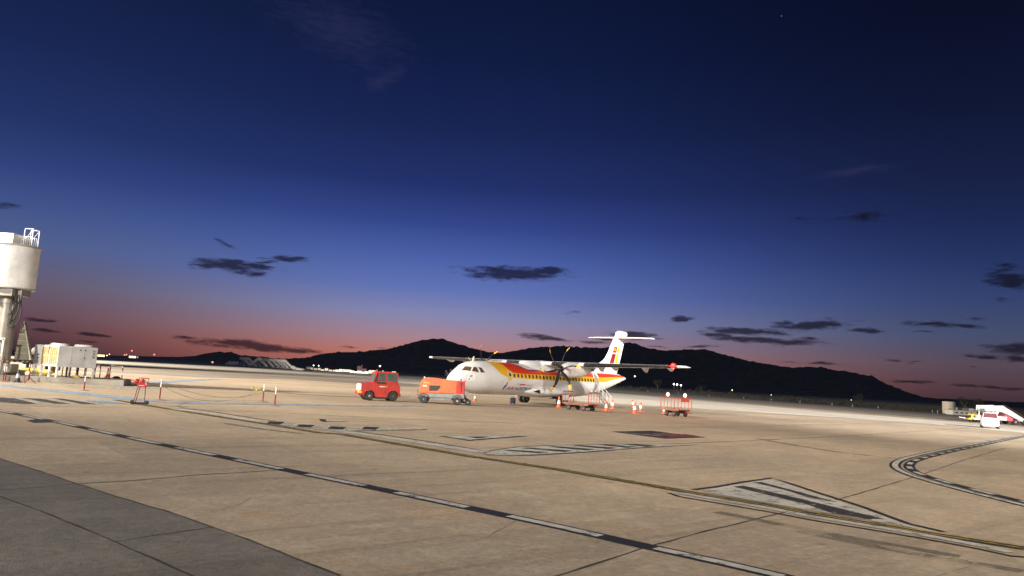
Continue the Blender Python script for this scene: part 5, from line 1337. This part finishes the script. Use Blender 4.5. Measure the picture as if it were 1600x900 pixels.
# container dollies
def dolly(x, D, label, proto=None):
    a = at(x, 576, D)
    if proto: t = copy_tree(proto); t.location = (a.x, D, 0); t['label'] = label; t.rotation_euler = (0,0,random.uniform(-.3,.3)); t.scale = (random.uniform(.6,.95),1,random.choice((.55,.7,.85,1.0))); return t
    t = empty('container_dolly', (a.x, D, 0), 0, label, 'container dolly', 'white container dollies parked in a long row')
    m = mat('container_pale', (.66,.62,.52), .5, dirt=.2); b = MB(); b.prism([(-1.0,.6),(.8,.6),(1.15,1.0),(1.15,1.95),(-1.0,1.95)],-.75,.75); c_ = b.build('container', m, t)
    b = MB(); b.box(-.9,-.02,-.765,-.751,.7,1.8); b.box(.05,.95,-.765,-.751,.75,1.8); b.build('curtain', mat('curtain_pale', (.72,.68,.58), .6), c_)
    b = MB(); b.box(-1.25,1.25,-.75,.75,.42,.58); b.rod((1.25,0,.45),(1.8,0,.4),.05); b.build('trolley', M_gun, t)
    for xx in (-.8,.8):
        for y in (-.6,.6): roadwheel(t, xx, y, .2, .12)
    return t
nn = ['first','second','third','fourth','fifth','sixth','seventh','eighth','ninth','tenth','eleventh','twelfth','thirteenth','fourteenth','fifteenth','sixteenth','seventeenth','eighteenth','nineteenth','twentieth']
d0_ = None
for i in range(19):
    x = 482+5.75*i; D = 395-4*i
    lb = '%s pale container dolly from the left in the long far row' % nn[i]
    if d0_ is None: d0_ = dolly(x, D, lb)
    else: dolly(x, D, lb, d0_)
# dark low equipment between the stairs and the dollies, distant hangar
a = at(468, 575, 330); t = empty('belt_loader', (a.x, 330, 0), 0, 'low dark belt loader between the mobile stairs and the container row', 'belt loader')
b = MB(); b.prism([(-3,.5),(2.4,.5),(2.4,.9),(-1.2,1.3),(-3,2.2),(-3.2,2.0)],-.7,.7); b.build('conveyor', mat('loader_dark', (.12,.12,.12), .6), t)
b = MB(); b.box(-1.5,1.5,-.8,.8,.35,.52); b.build('chassis', GRY, t)
for x in (-1.8,1.6):
    for y in (-.8,.8): roadwheel(t, x, y, .33, .2)
a = at(566, 573, 420); t = empty('far_hut', (a.x, 420, 0), 0, 'small pinkish hut in the distance left of the red tug roof', 'hut')
b = MB(); b.box(-2.6,-.4,-1,1,0,3.6,.02); b.box(.2,2.8,-1,1,0,2.6,.02); b.build('wall', mat('hut_pink', (.25,.15,.16), .8), t); b = MB(); b.box(-.35,.15,-.5,.5,0,4.6); b.build('chimney', mat('hut_red', (.3,.12,.12), .8), t)
b = MB(); b.prism([(-2.8,3.603),(-.3,3.603),(-1.5,4.2)],-1.1,1.1); b.build('roof', mat('hut_roof', (.15,.1,.1), .8), t)
# houses on the hill foot, left of the cockpit
for x, y, l in ((697,578.5,'left small pale house on the dark hill foot, above the trailer'),(704,576.5,'upper small pale house on the dark hill foot, right of its pair'),(699,582,'lower small pale house on the dark hill foot')):
    a = at(x, y, 900); t = empty('hill_house', (a.x, 900, a.z-1.5), .4, l, 'house', 'pale houses on the hill foot')
    b = MB(); b.box(-1,1,-1,1,-12,1.4); b.build('wall', mat('house_wall', (.55,.5,.5), .8), t); b = MB(); b.prism([(-1.2,1.403),(1.2,1.403),(0,2.1)],-1.1,1.1); b.build('roof', mat('hut_roof', (.15,.1,.1), .8), t)
    b = MB(); b.box(-.35,.35,-1.03,-1.001,.1,.9); b.build('window', emit('dim_window', (.9,.85,.8), .5), t)

# ------------------------------------------------------------ thin evening haze
b = MB(); b.box(-4700, 4700, -4700, 4700, -6.5, 320)
hz_ = bpy.data.materials.new('evening_air'); hz_.use_nodes = True; hz_.node_tree.nodes.clear(); ht = NT(hz_.node_tree)
pv = ht.new('ShaderNodeVolumePrincipled'); pv.inputs['Color'].default_value = (.6,.7,1,1); pv.inputs['Density'].default_value = .00002
ho = ht.new('ShaderNodeOutputMaterial'); ht.l.new(pv.outputs[0], ho.inputs['Volume'])
tag(b.build('haze', hz_), 'thin evening haze over the airfield and hills', 'haze', kind='stuff')
